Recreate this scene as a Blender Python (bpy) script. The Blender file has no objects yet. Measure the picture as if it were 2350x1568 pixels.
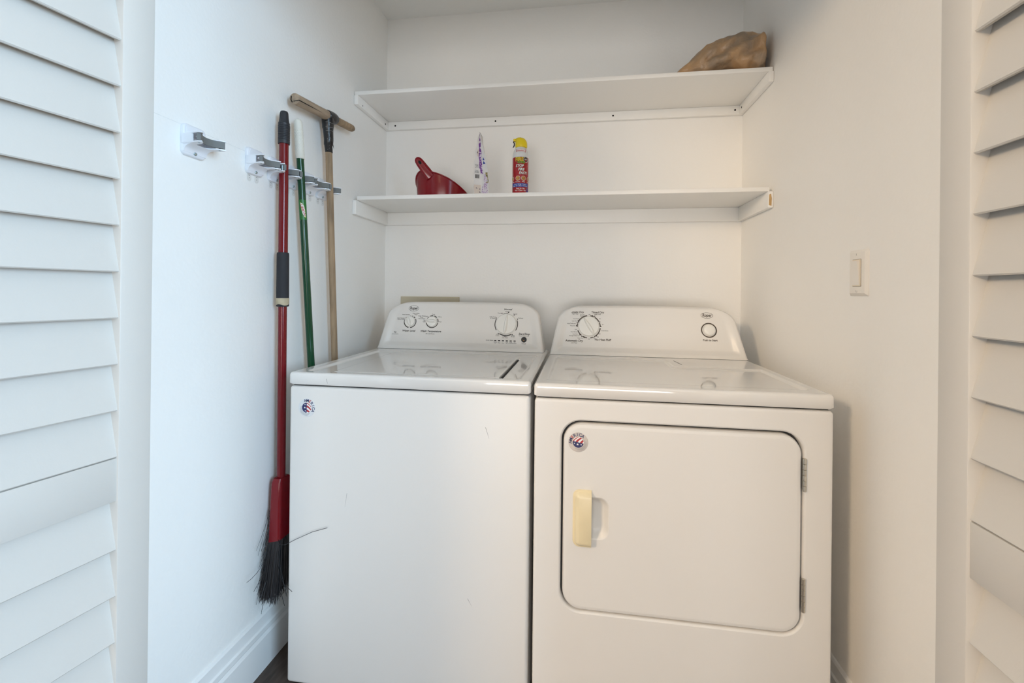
import bpy, bmesh, math, random
from mathutils import Vector, Matrix, noise
from mathutils.geometry import tessellate_polygon

random.seed(7)
SC = bpy.context.scene
COL = SC.collection
PI = math.pi

# ------------------------------------------------------------------ camera
cam_d = bpy.data.cameras.new('camera')
cam = bpy.data.objects.new('camera', cam_d)
COL.objects.link(cam)
SC.camera = cam
cam_d.sensor_fit = 'HORIZONTAL'
cam_d.sensor_width = 36.0
cam_d.lens = 1037.0134 / 2350.0 * 36.0
cam_d.shift_y = -(784.0 - 669.64) / 2350.0
cam_d.clip_start = 0.02
yaw, pitch, roll = 0.1494, 0.0008, 0.0107
fw = Vector((-math.sin(yaw) * math.cos(pitch), math.cos(yaw) * math.cos(pitch), math.sin(pitch)))
rt = Vector((math.cos(yaw), math.sin(yaw), 0))
up = rt.cross(fw)
r2 = rt * math.cos(roll) + up * math.sin(roll)
u2 = -rt * math.sin(roll) + up * math.cos(roll)
M = Matrix((r2, u2, -fw)).transposed().to_4x4()
M.translation = Vector((0.9498, -2.1052, 1.153))
cam.matrix_world = M

# ------------------------------------------------------------------ world, lights, exposure
SC.view_settings.view_transform = 'Standard'
SC.view_settings.look = 'None'
SC.view_settings.gamma = 1.0
SC.view_settings.use_curve_mapping = False
SC.view_settings.exposure = 0.11
SC.cycles.max_bounces = 8
SC.cycles.diffuse_bounces = 7
SC.cycles.adaptive_threshold = 0.03
SC.cycles.glossy_bounces = 3
SC.cycles.caustics_reflective = False
SC.cycles.caustics_refractive = False
W = bpy.data.worlds.new('world')
SC.world = W
W.use_nodes = True
bg = W.node_tree.nodes['Background']
bg.inputs[0].default_value = (1.0, 0.96, 0.92, 1)
bg.inputs[1].default_value = 0.12


def area(name, loc, target, sx, sy, power, color):
    d = bpy.data.lights.new(name, 'AREA')
    d.shape = 'RECTANGLE'
    d.size, d.size_y, d.energy, d.color = sx, sy, power, color
    o = bpy.data.objects.new(name, d)
    COL.objects.link(o)
    o.location = loc
    o.rotation_euler = (Vector(target) - Vector(loc)).to_track_quat('-Z', 'Y').to_euler()
    return o


def lamp(name, loc, power, color, radius=0.10):
    d = bpy.data.lights.new(name, 'POINT')
    d.energy, d.color, d.shadow_soft_size = power, color, radius
    o = bpy.data.objects.new(name, d)
    COL.objects.link(o)
    o.location = loc
    return o


# the room behind the camera: cool daylight from a window on its right, an added soft fill at its back, warm ceiling lamps on its left
area('window_daylight', (3.4, -3.3, 1.60), (0.0, -0.8, 1.2), 1.5, 1.5, 124, (0.53, 0.77, 1.0))
area('frontal_fill', (0.9, -6.8, 0.60), (0.8, 0.0, 1.9), 2.8, 1.1, 100, (1.0, 0.965, 0.93))  # added low frontal fill, brightens the closet interior and its upper wall
lamp('ceiling_lamp', (-1.2, -3.5, 2.20), 178, (1.0, 0.75, 0.50), 0.26)
lamp('ceiling_lamp', (0.0, -5.8, 2.30), 8, (1.0, 0.76, 0.48), 0.15)

# ------------------------------------------------------------------ materials
MATS = {}


def mat(name, col, rough=0.5, metal=0.0, bump=0.0, bscale=200.0, var=0.0, vscale=6.0, coat=0.0, spec=0.5, bdetail=3.0, stretch=None, trans=0.0):
    m = bpy.data.materials.new(name)
    m.use_nodes = True
    nt = m.node_tree
    b = nt.nodes['Principled BSDF']
    b.inputs['Base Color'].default_value = (*col, 1)
    b.inputs['Roughness'].default_value = rough
    b.inputs['Metallic'].default_value = metal
    b.inputs['Specular IOR Level'].default_value = spec
    b.inputs['Coat Weight'].default_value = coat
    b.inputs['Coat Roughness'].default_value = 0.06
    if trans:
        b.inputs['Transmission Weight'].default_value = trans
    tc = nt.nodes.new('ShaderNodeTexCoord')
    src = tc.outputs['Object']
    if stretch:
        mp = nt.nodes.new('ShaderNodeMapping')
        mp.inputs['Scale'].default_value = stretch
        nt.links.new(src, mp.inputs[0])
        src = mp.outputs[0]
    if var:
        n = nt.nodes.new('ShaderNodeTexNoise')
        n.inputs['Scale'].default_value = vscale
        n.inputs['Detail'].default_value = 5
        nt.links.new(src, n.inputs['Vector'])
        r = nt.nodes.new('ShaderNodeValToRGB')
        r.color_ramp.elements[0].position = 0.3
        r.color_ramp.elements[1].position = 0.7
        r.color_ramp.elements[0].color = (*[max(0, c * (1 - var)) for c in col], 1)
        r.color_ramp.elements[1].color = (*[min(1, c * (1 + var * 0.6)) for c in col], 1)
        nt.links.new(n.outputs['Fac'], r.inputs[0])
        nt.links.new(r.outputs[0], b.inputs['Base Color'])
    if bump:
        n2 = nt.nodes.new('ShaderNodeTexNoise')
        n2.inputs['Scale'].default_value = bscale
        n2.inputs['Detail'].default_value = bdetail
        nt.links.new(src, n2.inputs['Vector'])
        bp = nt.nodes.new('ShaderNodeBump')
        bp.inputs['Strength'].default_value = bump
        bp.inputs['Distance'].default_value = 0.002
        nt.links.new(n2.outputs['Fac'], bp.inputs['Height'])
        nt.links.new(bp.outputs[0], b.inputs['Normal'])
    MATS[name] = m
    return m


mat('wall_paint', (0.93, 0.92, 0.895), 0.55, bump=0.38, bscale=95, bdetail=1.5)
mat('ceiling_paint', (0.91, 0.91, 0.89), 0.8, bump=0.3, bscale=60)
mat('trim_paint', (0.86, 0.86, 0.85), 0.35, bump=0.03, bscale=60)
mat('shelf_paint', (0.92, 0.91, 0.885), 0.42, bump=0.05, bscale=50, bdetail=1)
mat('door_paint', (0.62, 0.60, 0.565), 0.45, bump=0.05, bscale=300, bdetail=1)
mat('enamel', (0.73, 0.715, 0.69), 0.42, bump=0.03, bscale=350, bdetail=1)
mat('enamel_gloss', (0.73, 0.715, 0.69), 0.05, bump=0.004, bscale=300, bdetail=1, coat=0.4)
mat('console_plastic', (0.77, 0.75, 0.72), 0.32, bump=0.01, bscale=400)
mat('knob_plastic', (0.82, 0.81, 0.77), 0.28, bump=0.005, bscale=200)
mat('print_dark', (0.05, 0.045, 0.04), 0.5, var=0.1, vscale=50)
mat('print_brown', (0.075, 0.058, 0.042), 0.5, var=0.1, vscale=50)
mat('seam_dark', (0.03, 0.03, 0.03), 0.7, var=0.1, vscale=30)
mat('black_gloss', (0.012, 0.012, 0.014), 0.12, var=0.1, vscale=30)
mat('cream_plastic', (0.76, 0.66, 0.44), 0.32, bump=0.01, bscale=150, var=0.03, vscale=20)
mat('steel', (0.62, 0.58, 0.50), 0.3, metal=1.0, bump=0.04, bscale=300)
mat('screw_metal', (0.45, 0.55, 0.58), 0.25, metal=1.0, bump=0.02, bscale=300)
mat('white_plastic', (0.83, 0.84, 0.88), 0.3, bump=0.01, bscale=200)
mat('tab_plastic', (0.78, 0.77, 0.74), 0.5, bump=0.01, bscale=200)
mat('grey_rubber', (0.16, 0.165, 0.16), 0.6, bump=0.1, bscale=300)
mat('black_rubber', (0.022, 0.023, 0.028), 0.5, bump=0.06, bscale=400)
mat('black_foam', (0.022, 0.022, 0.026), 0.75, bump=0.15, bscale=500)
mat('black_tape', (0.012, 0.012, 0.013), 0.28, bump=0.5, bscale=90, bdetail=5)
mat('tape_scuff', (0.45, 0.43, 0.42), 0.6, bump=0.1, bscale=90)
mat('beige_tape', (0.52, 0.44, 0.30), 0.7, bump=0.1, bscale=200, var=0.1, vscale=60)
mat('red_enamel', (0.165, 0.001, 0.005), 0.16, bump=0.01, bscale=100)
mat('red_plastic', (0.20, 0.001, 0.006), 0.20, bump=0.02, bscale=200)
mat('green_enamel', (0.003, 0.055, 0.020), 0.18, bump=0.01, bscale=100)
mat('cream_grip', (0.80, 0.78, 0.70), 0.5, bump=0.03, bscale=200)
mat('label_green', (0.02, 0.16, 0.03), 0.3, bump=0.01, bscale=200)
mat('label_white', (0.8, 0.82, 0.8), 0.35, bump=0.01, bscale=200)
mat('label_red', (0.5, 0.03, 0.02), 0.35, bump=0.01, bscale=200)
mat('label_yellow', (0.7, 0.6, 0.08), 0.35, bump=0.01, bscale=200)
mat('old_wood', (0.36, 0.25, 0.15), 0.65, bump=0.35, bscale=60, var=0.35, vscale=22, stretch=(3.0, 3.0, 0.35))
mat('old_wood_grey', (0.40, 0.30, 0.21), 0.7, bump=0.35, bscale=60, var=0.3, vscale=24, stretch=(3.0, 0.35, 3.0))
mat('bare_wood', (0.55, 0.36, 0.16), 0.7, bump=0.3, bscale=60, var=0.4, vscale=40, stretch=(6, 6, 0.7))
mat('stain_yellow', (0.66, 0.60, 0.42), 0.55, var=0.1, vscale=30)
mat('floor_wood', (0.075, 0.052, 0.040), 0.5, bump=0.15, bscale=40, var=0.45, vscale=14, stretch=(6, 1, 1))
mat('bristle', (0.005, 0.005, 0.008), 0.45, var=0.3, vscale=40)
mat('can_red', (0.36, 0.006, 0.012), 0.22, var=0.05, vscale=20)
mat('can_white', (0.72, 0.73, 0.74), 0.22, var=0.03, vscale=20)
mat('can_yellow', (0.80, 0.62, 0.01), 0.35, bump=0.05, bscale=200)
mat('print_white', (0.85, 0.85, 0.84), 0.35, var=0.03, vscale=20)
mat('print_yellow', (0.85, 0.68, 0.02), 0.35, var=0.05, vscale=20)
mat('print_green', (0.10, 0.42, 0.03), 0.35, var=0.1, vscale=20)
mat('print_blue', (0.012, 0.05, 0.35), 0.35, var=0.1, vscale=20)
mat('print_orange', (0.85, 0.22, 0.02), 0.35, var=0.2, vscale=60)
mat('print_food', (0.55, 0.26, 0.06), 0.4, var=0.6, vscale=160)
mat('print_grey', (0.30, 0.30, 0.31), 0.5, var=0.1, vscale=60)
mat('print_red', (0.42, 0.02, 0.03), 0.45, var=0.1, vscale=60)
mat('print_navy', (0.015, 0.02, 0.11), 0.45, var=0.1, vscale=60)
mat('badge_silver', (0.50, 0.45, 0.41), 0.4, metal=0.35, var=0.2, vscale=18)
mat('badge_white', (0.70, 0.72, 0.74), 0.35, var=0.08, vscale=25)
mat('outlet_ivory', (0.60, 0.54, 0.40), 0.45, bump=0.02, bscale=200)
mat('switch_white', (0.86, 0.83, 0.78), 0.35, bump=0.01, bscale=200)
mat('light_switch_edge', (0.80, 0.72, 0.60), 0.4, bump=0.01, bscale=200)
mat('amber_lamp', (0.8, 0.4, 0.1), 0.3, var=0.1, vscale=60)
mat('hole_black', (0.006, 0.006, 0.006), 0.9, var=0.1, vscale=60)
mat('pencil', (0.80, 0.80, 0.79), 0.8, var=0.15, vscale=40)
mat('caulk', (0.20, 0.16, 0.11), 0.7, var=0.2, vscale=30)
mat('pouch_film', (0.74, 0.73, 0.73), 0.3, bump=0.25, bscale=45, var=0.05, vscale=30)


def speckle(name, base, ink, scale, lo, hi, rough=0.35):
    m = mat(name, base, rough)
    nt = m.node_tree
    b = nt.nodes['Principled BSDF']
    tc = nt.nodes.new('ShaderNodeTexCoord')
    n = nt.nodes.new('ShaderNodeTexNoise')
    n.inputs['Scale'].default_value = scale
    n.inputs['Detail'].default_value = 3
    r = nt.nodes.new('ShaderNodeValToRGB')
    r.color_ramp.elements[0].position = lo
    r.color_ramp.elements[1].position = hi
    r.color_ramp.elements[0].color = (*ink, 1)
    r.color_ramp.elements[1].color = (*base, 1)
    nt.links.new(tc.outputs['Object'], n.inputs['Vector'])
    nt.links.new(n.outputs['Fac'], r.inputs[0])
    nt.links.new(r.outputs[0], b.inputs['Base Color'])
    return m


speckle('pouch_purple', (0.70, 0.64, 0.74), (0.16, 0.03, 0.28), 150, 0.50, 0.58)
speckle('pouch_lilac', (0.74, 0.70, 0.74), (0.40, 0.24, 0.48), 220, 0.42, 0.52)
speckle('pouch_text', (0.72, 0.72, 0.72), (0.30, 0.30, 0.31), 380, 0.46, 0.54)
speckle('pouch_photo', (0.68, 0.60, 0.54), (0.10, 0.06, 0.10), 90, 0.36, 0.42)
speckle('pouch_food', (0.45, 0.35, 0.12), (0.08, 0.10, 0.04), 120, 0.42, 0.55)
m = speckle('bag_brown', (0.50, 0.31, 0.16), (0.30, 0.22, 0.15), 11, 0.36, 0.58, 0.36)
nt = m.node_tree
nb = nt.nodes.new('ShaderNodeTexNoise')
nb.inputs['Scale'].default_value = 22
nb.inputs['Detail'].default_value = 5
nb.inputs['Distortion'].default_value = 1.2
bpn = nt.nodes.new('ShaderNodeBump')
bpn.inputs['Strength'].default_value = 0.5
bpn.inputs['Distance'].default_value = 0.01
nt.links.new(nt.nodes['Texture Coordinate'].outputs['Object'], nb.inputs['Vector'])
nt.links.new(nb.outputs['Fac'], bpn.inputs['Height'])
nt.links.new(bpn.outputs[0], nt.nodes['Principled BSDF'].inputs['Normal'])


# ------------------------------------------------------------------ mesh helpers
class MB:
    """collects faces; build() links them as one mesh object"""

    def __init__(self):
        self.v, self.f, self.mi = [], [], []

    def add(self, verts, faces, mi=0):
        o = len(self.v)
        self.v += [tuple(p) for p in verts]
        for f in faces:
            self.f.append(tuple(i + o for i in f))
            self.mi.append(mi)
        return self

    def box(self, lo, hi, mi=0):
        x0, y0, z0 = lo
        x1, y1, z1 = hi
        v = [(x0, y0, z0), (x1, y0, z0), (x1, y1, z0), (x0, y1, z0), (x0, y0, z1), (x1, y0, z1), (x1, y1, z1), (x0, y1, z1)]
        return self.add(v, [(0, 3, 2, 1), (4, 5, 6, 7), (0, 1, 5, 4), (1, 2, 6, 5), (2, 3, 7, 6), (3, 0, 4, 7)], mi)

    def rbox(self, lo, hi, r, seg=2, mi=0):
        bm = bmesh.new()
        bmesh.ops.create_cube(bm, size=1)
        for v in bm.verts:
            v.co = Vector([(lo[i] + hi[i]) / 2 + v.co[i] * (hi[i] - lo[i]) for i in range(3)])
        bmesh.ops.bevel(bm, geom=bm.edges[:], offset=r, segments=seg, affect='EDGES', profile=0.5)
        bm.verts.index_update()
        self.add([v.co for v in bm.verts], [[v.index for v in f.verts] for f in bm.faces], mi)
        bm.free()
        return self

    def loops(self, loops, cap0=True, cap1=True, closed=True, mi=0):
        n = len(loops[0])
        v = [p for lp in loops for p in lp]
        f = []
        for k in range(len(loops) - 1):
            for i in range(n if closed else n - 1):
                j = (i + 1) % n
                f.append((k * n + i, k * n + j, (k + 1) * n + j, (k + 1) * n + i))
        if cap0:
            f.append(tuple(reversed(range(n))))
        if cap1:
            f.append(tuple(range((len(loops) - 1) * n, len(loops) * n)))
        return self.add(v, f, mi)

    def tube(self, pts, rad, seg=12, cap=True, mi=0, ell=None):
        pts = [Vector(p) for p in pts]
        if not hasattr(rad, '__len__'):
            rad = [rad] * len(pts)
        loops = []
        ref = None
        for i, p in enumerate(pts):
            t = (pts[min(i + 1, len(pts) - 1)] - pts[max(i - 1, 0)])
            t = t.normalized() if t.length > 1e-9 else Vector((0, 0, 1))
            if ref is None:
                ref = Vector((1, 0, 0)) if abs(t.x) < 0.9 else Vector((0, 1, 0))
            a = (ref - t * ref.dot(t)).normalized()
            ref = a
            b = t.cross(a)
            loops.append([p + (a * math.cos(2 * PI * k / seg) + b * math.sin(2 * PI * k / seg)) * rad[i] for k in range(seg)])
        return self.loops(loops, cap, cap, True, mi)

    def prism(self, poly, mapf, d0, d1, mi=0):
        return self.loops([[mapf(a, b, d0) for a, b in poly], [mapf(a, b, d1) for a, b in poly]], mi=mi)

    def build(self, name, mats, parent=None, off=(0, 0, 0), angle=35, recalc=True):
        o3 = Vector(off)
        me = bpy.data.meshes.new(name)
        me.from_pydata([tuple(Vector(p) - o3) for p in self.v], [], self.f)
        if isinstance(mats, str):
            mats = [mats]
        for k in mats:
            me.materials.append(MATS[k])
        if len(mats) > 1:
            me.polygons.foreach_set('material_index', self.mi)
        bm = bmesh.new()
        bm.from_mesh(me)
        if recalc:
            bmesh.ops.recalc_face_normals(bm, faces=bm.faces)
        ca = math.radians(angle)
        for e in bm.edges:
            e.smooth = len(e.link_faces) == 2 and e.calc_face_angle(0) < ca
        for f in bm.faces:
            f.smooth = True
        bm.to_mesh(me)
        bm.free()
        o = bpy.data.objects.new(name, me)
        COL.objects.link(o)
        if parent:
            o.parent = parent
        return o


def tag(o, label=None, cat=None, group=None, kind=None):
    if label:
        o['label'] = label
    if cat:
        o['category'] = cat
    if group:
        o['group'] = group
    if kind:
        o['kind'] = kind
    return o


def thing(name, loc, label, cat, group=None, kind=None):
    o = bpy.data.objects.new(name, None)
    o.empty_display_size = 0.05
    COL.objects.link(o)
    o.location = loc
    return tag(o, label, cat, group, kind)


def copy_tree(o, parent=None):
    c = o.copy()
    COL.objects.link(c)
    c.parent = parent
    for ch in list(o.children):
        copy_tree(ch, c)
    return c


def rr(x0, x1, z0, z1, r, seg=6):
    """rounded rectangle, r = one radius or (bl, br, tr, tl)"""
    if not hasattr(r, '__len__'):
        r = (r,) * 4
    out = []
    for (cx, cz, a, q) in ((x0, z0, PI, r[0]), (x1, z0, 1.5 * PI, r[1]), (x1, z1, 0, r[2]), (x0, z1, 0.5 * PI, r[3])):
        q = max(q, 1e-5)
        ox = cx + (q if cx == x0 else -q)
        oz = cz + (q if cz == z0 else -q)
        for k in range(seg + 1):
            t = a + 0.5 * PI * k / seg
            out.append((ox + q * math.cos(t), oz + q * math.sin(t)))
    return out


def plate(mb, x0, x1, z0, z1, r, prof, mapf, seg=6, cap0=True, cap1=True, mi=0, keep_right=False):
    """stack of rounded-rectangle loops; prof = (inset, depth) pairs"""
    R = r if hasattr(r, '__len__') else (r,) * 4
    loops = []
    for ins, d in prof:
        q = [max(a - ins, 0.0004) for a in R]
        xr = x1 if keep_right else x1 - ins
        loops.append([mapf(a, b, d) for a, b in rr(x0 + ins, xr, z0 + ins, z1 - ins, q, seg)])
    return mb.loops(loops, cap0, cap1, True, mi)


def front(y):            # map onto a vertical plane facing the camera: depth d towards the camera
    return lambda a, b, d: (a, y - d, b)


TXT = {}


def text2d(s, size, bold=0.0, shear=0.0, xs=1.0):
    key = (s, bold, shear)
    if key not in TXT:
        cu = bpy.data.curves.new('t', 'FONT')
        cu.body = s
        cu.size = 1.0
        cu.align_x = 'CENTER'
        cu.align_y = 'CENTER'
        cu.resolution_u = 2
        cu.offset = bold
        cu.shear = shear
        o = bpy.data.objects.new('t', cu)
        COL.objects.link(o)
        dg = bpy.context.evaluated_depsgraph_get()
        me = o.evaluated_get(dg).to_mesh()
        TXT[key] = ([(v.co.x, v.co.y) for v in me.vertices], [tuple(p.vertices) for p in me.polygons])
        o.evaluated_get(dg).to_mesh_clear()
        bpy.data.objects.remove(o)
        bpy.data.curves.remove(cu)
    v, f = TXT[key]
    return [(a * size * xs, b * size) for a, b in v], f


def put_text(mb, s, x, y, size, mapf, bold=0.0, shear=0.0, xs=1.0, rot=0.0, mi=0):
    v, f = text2d(s, size, bold, shear, xs)
    c, sn = math.cos(rot), math.sin(rot)
    mb.add([mapf(x + a * c - b * sn, y + a * sn + b * c) for a, b in v], f, mi)


def arc_band(mb, cx, cy, r0, r1, a0, a1, mapf, seg=20, mi=0):
    pts = []
    for k in range(seg + 1):
        t = math.radians(a0 + (a1 - a0) * k / seg)
        pts.append((mapf(cx + r0 * math.cos(t), cy + r0 * math.sin(t)), mapf(cx + r1 * math.cos(t), cy + r1 * math.sin(t))))
    v = [p for q in pts for p in q]
    mb.add(v, [(2 * k, 2 * k + 1, 2 * k + 3, 2 * k + 2) for k in range(seg)], mi)


def disc(mb, cx, cy, r, mapf, seg=20, mi=0, ry=None):
    ry = ry or r
    mb.add([mapf(cx + r * math.cos(2 * PI * k / seg), cy + ry * math.sin(2 * PI * k / seg)) for k in range(seg)], [tuple(range(seg))], mi)


def lathe(mb, prof, frame, seg=32, mi=0, cap0=True, cap1=True):
    """prof = (radius, height) pairs; frame(a, b, h) -> point"""
    loops = [[frame(r * math.cos(2 * PI * k / seg), r * math.sin(2 * PI * k / seg), h) for k in range(seg)] for r, h in prof]
    return mb.loops(loops, cap0, cap1, True, mi)


def sstep(a, b, x):
    t = min(1, max(0, (x - a) / (b - a)))
    return t * t * (3 - 2 * t)


# ------------------------------------------------------------------ room shell
CW, ZC = 1.6454, 2.484          # closet width, ceiling height


def struct(name, mb, m, label=None, **k):
    return tag(mb.build(name, m, **k), label, kind='structure')


struct('floor', MB().box((-2.0, -6.5, -0.06), (4.0, 0.1, 0.0)), 'floor_wood', 'dark brown wood floor seen beside the washer')
struct('ceiling', MB().box((-2.0, -6.5, ZC), (4.0, 0.1, ZC + 0.06)), 'ceiling_paint', 'off-white ceiling above the upper shelf')
struct('wall_back', MB().box((-0.1, 0.0, 0.0), (CW + 0.1, 0.1, ZC)), 'wall_paint', 'white textured wall behind the shelves')
wall_left = struct('wall_left', MB().box((-0.1, -1.40, 0.0), (0.0, 0.0, ZC)), 'wall_paint', 'white textured wall carrying the tool holders')
struct('wall_right', MB().box((CW, -1.40, 0.0), (CW + 0.1, 0.0, ZC)), 'wall_paint', 'white textured wall with the light switch')
wf = MB()
wf.box((-2.0, -1.40, 0.0), (0.06, -1.30, ZC))
wf.box((1.57, -1.40, 0.0), (4.0, -1.30, ZC))
wf.box((0.06, -1.40, 2.06), (1.57, -1.30, ZC))
struct('wall_front', wf, 'wall_paint', 'white wall with the closet opening')
# thin pencil line along the tool holders
MB().box((-0.0005, -1.27, 1.5470), (0.0003, -0.93, 1.5478)).build('pencil_line', 'pencil', wall_left)


def baseboard(name, x, sgn, label):
    prof = [(0.000, 0.0), (0.015, 0.0), (0.015, 0.098), (0.0125, 0.102), (0.0105, 0.108), (0.0125, 0.112), (0.0125, 0.126), (0.0085, 0.131), (0.0075, 0.136),
            (0.0075, 0.160), (0.004, 0.166), (0.0, 0.168)]
    mb = MB()
    mb.loops([[(x + sgn * a, y, z) for a, z in prof] for y in (-1.295, -0.002)])
    return struct(name, mb, 'trim_paint', label, angle=25)


baseboard('baseboard_left', 0.0, 1, 'white moulded baseboard under the tool holders')
baseboard('baseboard_right', CW, -1, 'white moulded baseboard beside the dryer')


# ------------------------------------------------------------------ louvered doors
def louver_door(name, loc, rotz, label):
    """folded pair of louvered leaves; local: x along the door, y = visible face direction, z up"""
    d = thing(name, loc, label, None, kind='structure')
    d.rotation_euler = (0, 0, rotz)
    w, h0, h1, st, th = 0.36, 0.015, 2.045, 0.0535, 0.035
    sec = [(-0.0035, 0.0), (-0.0055, -0.002), (-0.0125, -0.0005), (-0.0340, 0.0905), (-0.0320, 0.0925), (-0.0255, 0.0915)]
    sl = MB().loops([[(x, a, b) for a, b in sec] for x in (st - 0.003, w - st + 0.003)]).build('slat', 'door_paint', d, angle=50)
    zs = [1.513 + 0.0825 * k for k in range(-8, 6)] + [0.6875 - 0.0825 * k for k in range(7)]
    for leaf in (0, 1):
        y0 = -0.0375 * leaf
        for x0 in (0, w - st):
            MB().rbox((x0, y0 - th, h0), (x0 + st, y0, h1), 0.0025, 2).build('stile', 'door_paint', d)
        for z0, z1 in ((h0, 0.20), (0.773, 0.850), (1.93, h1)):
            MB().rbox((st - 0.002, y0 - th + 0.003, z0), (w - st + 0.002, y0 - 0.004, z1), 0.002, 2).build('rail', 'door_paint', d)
        for z in zs:
            if leaf == 0 and z == zs[0]:
                s = sl
            else:
                s = bpy.data.objects.new('slat', sl.data)
                COL.objects.link(s)
                s.parent = d
            s.location = (0, y0, z)
    return d


al = math.radians(10.2)
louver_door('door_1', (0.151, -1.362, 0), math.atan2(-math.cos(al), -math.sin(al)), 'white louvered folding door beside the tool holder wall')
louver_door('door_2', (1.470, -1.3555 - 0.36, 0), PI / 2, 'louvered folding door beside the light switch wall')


# ------------------------------------------------------------------ appliances: shared pieces
def top_panel(x0, x1, y0, y1, z, th, r, hfun, name, parent, off, m):
    """pressed top: a height field with rolled edges and a skirt"""
    def axis(a, b):
        e = [0, .0006, .0016, .003, .005, .0075, .0105, .014]
        n = int((b - a - 0.03) / 0.0032)
        mid = [a + 0.0165 + (b - a - 0.033) * k / n for k in range(n + 1)]
        return [a + q for q in e] + mid + [b - q for q in reversed(e)]
    xs, ys = axis(x0, x1), axis(y0, y1)

    def edge(d):
        return 0.0 if d >= r else r - math.sqrt(max(0.0, r * r - (r - d) ** 2))
    v = []
    for y in ys:
        for x in xs:
            dx, dy = min(x - x0, x1 - x), min(y - y0, y1 - y)
            h = max(edge(dx), edge(dy))
            px, py = x, y
            if dx < r and dy < r:       # round the plan corner
                ex, ey = r - dx, r - dy
                k = max(ex, ey) / max(1e-9, math.hypot(ex, ey))
                sx = 1 if x - x0 < x1 - x else -1
                sy = 1 if y - y0 < y1 - y else -1
                px = (x0 if sx > 0 else x1) + sx * (r - ex * k)
                py = (y0 if sy > 0 else y1) + sy * (r - ey * k)
                h = edge(r - min(r, max(ex, ey)))
            v.append((px, py, z - h + hfun(x, y)))
    nx, ny = len(xs), len(ys)
    f = [(j * nx + i, j * nx + i + 1, (j + 1) * nx + i + 1, (j + 1) * nx + i) for j in range(ny - 1) for i in range(nx - 1)]
    ring = list(range(nx)) + [j * nx + nx - 1 for j in range(1, ny)] + [(ny - 1) * nx + i for i in range(nx - 2, -1, -1)] + [j * nx for j in range(ny - 2, 0, -1)]
    lo = []
    for k, zz in enumerate((z - th + 0.004, z - th)):
        base = len(v)
        for q in ring:
            p = v[q]
            c = ((x0 + x1) / 2, (y0 + y1) / 2)
            s = 0.0 if k == 0 else 0.004
            v.append((p[0] - s * (1 if p[0] > c[0] + .3 else -1 if p[0] < c[0] - .3 else 0), p[1] - s * (1 if p[1] > c[1] + .3 else -1 if p[1] < c[1] - .3 else 0), zz))
        lo.append([base + i for i in range(len(ring))])
    prev = ring
    for cur in lo:
        n = len(ring)
        f += [(prev[i], cur[i], cur[(i + 1) % n], prev[(i + 1) % n]) for i in range(n)]
        prev = cur
    mb = MB().add(v, f)
    return mb.build(name, m, parent, off, angle=50)


def rect_s(x, y, x0, x1, y0, y1, w):
    return sstep(x0 - w / 2, x0 + w / 2, x) * (1 - sstep(x1 - w / 2, x1 + w / 2, x)) * sstep(y0 - w / 2, y0 + w / 2, y) * (1 - sstep(y1 - w / 2, y1 + w / 2, y))


FA = math.atan(0.288)


def face_map(z0, dn=0.0006):
    """console face coordinates (x, s) -> world"""
    def f(x, s, d=0.0):
        h = dn + d
        return (x, -0.305 + s * math.sin(FA) - h * math.cos(FA), z0 + 0.03 + s * math.cos(FA) + h * math.sin(FA))
    return f


def console(name, cx, w0, w1, z0, H, parent, off):
    NX, NZ = 150, 72
    rcx, rcz = 0.105, 0.060

    def wid(z):
        w = w0 + (w1 - w0) * min(1, z / (H - rcz))
        if z > H - rcz:
            q = (z - (H - rcz)) / rcz
            w = w1 - rcx + rcx * math.sqrt(max(0, 1 - q * q))
        return w
    zs = [H * (1 - (1 - k / NZ) ** 1.5) for k in range(NZ + 1)]
    us = [math.sin((k / NX - 0.5) * PI * 0.96) / math.sin(0.48 * PI) for k in range(NX + 1)]
    v = []
    for z in zs:
        w = wid(z)
        for a in us:
            x = a * w
            yo = -0.33 + (H * 0.288 + 0.0168) * z / H
            yf = -0.305 + (z - 0.03) * 0.288
            S = sstep(0.010, 0.029, z) * sstep(0.016, 0.045, min(w - abs(x), 1)) * (1 - 0.9 * sstep(H - 0.022, H - 0.004, z))
            y = yo + (yf - yo) * S
            d = min((1 - abs(a)) * w, (H - z) * 1.0)
            if d < 0.008 and z > 0.003:
                y += 0.007 * (1 - d / 0.008) ** 2
            zz = z + (0.005 * (1 - (x / w0) ** 2) * (z / H) ** 4)
            v.append((cx + x, y + 0.288 * (zz - z), z0 + zz))
    n = NX + 1
    f = [(j * n + i, j * n + i + 1, (j + 1) * n + i + 1, (j + 1) * n + i) for j in range(NZ) for i in range(NX)]
    ring = [j * n for j in range(NZ + 1)] + [NZ * n + i for i in range(1, NX)] + [j * n + NX for j in range(NZ, -1, -1)]
    prev = ring
    for yb, ins in ((-0.235, 0.0), (-0.222, 0.004)):
        base = len(v)
        for q in ring:
            p = v[q]
            v.append((p[0], max(yb, p[1] + 0.002), p[2]))
        cur = list(range(base, base + len(ring)))
        f += [(prev[i], prev[i + 1], cur[i + 1], cur[i]) for i in range(len(ring) - 1)]
        prev = cur
    f.append(tuple(prev))
    return MB().add(v, f).build(name, 'console_plastic', parent, off, angle=45)


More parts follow.
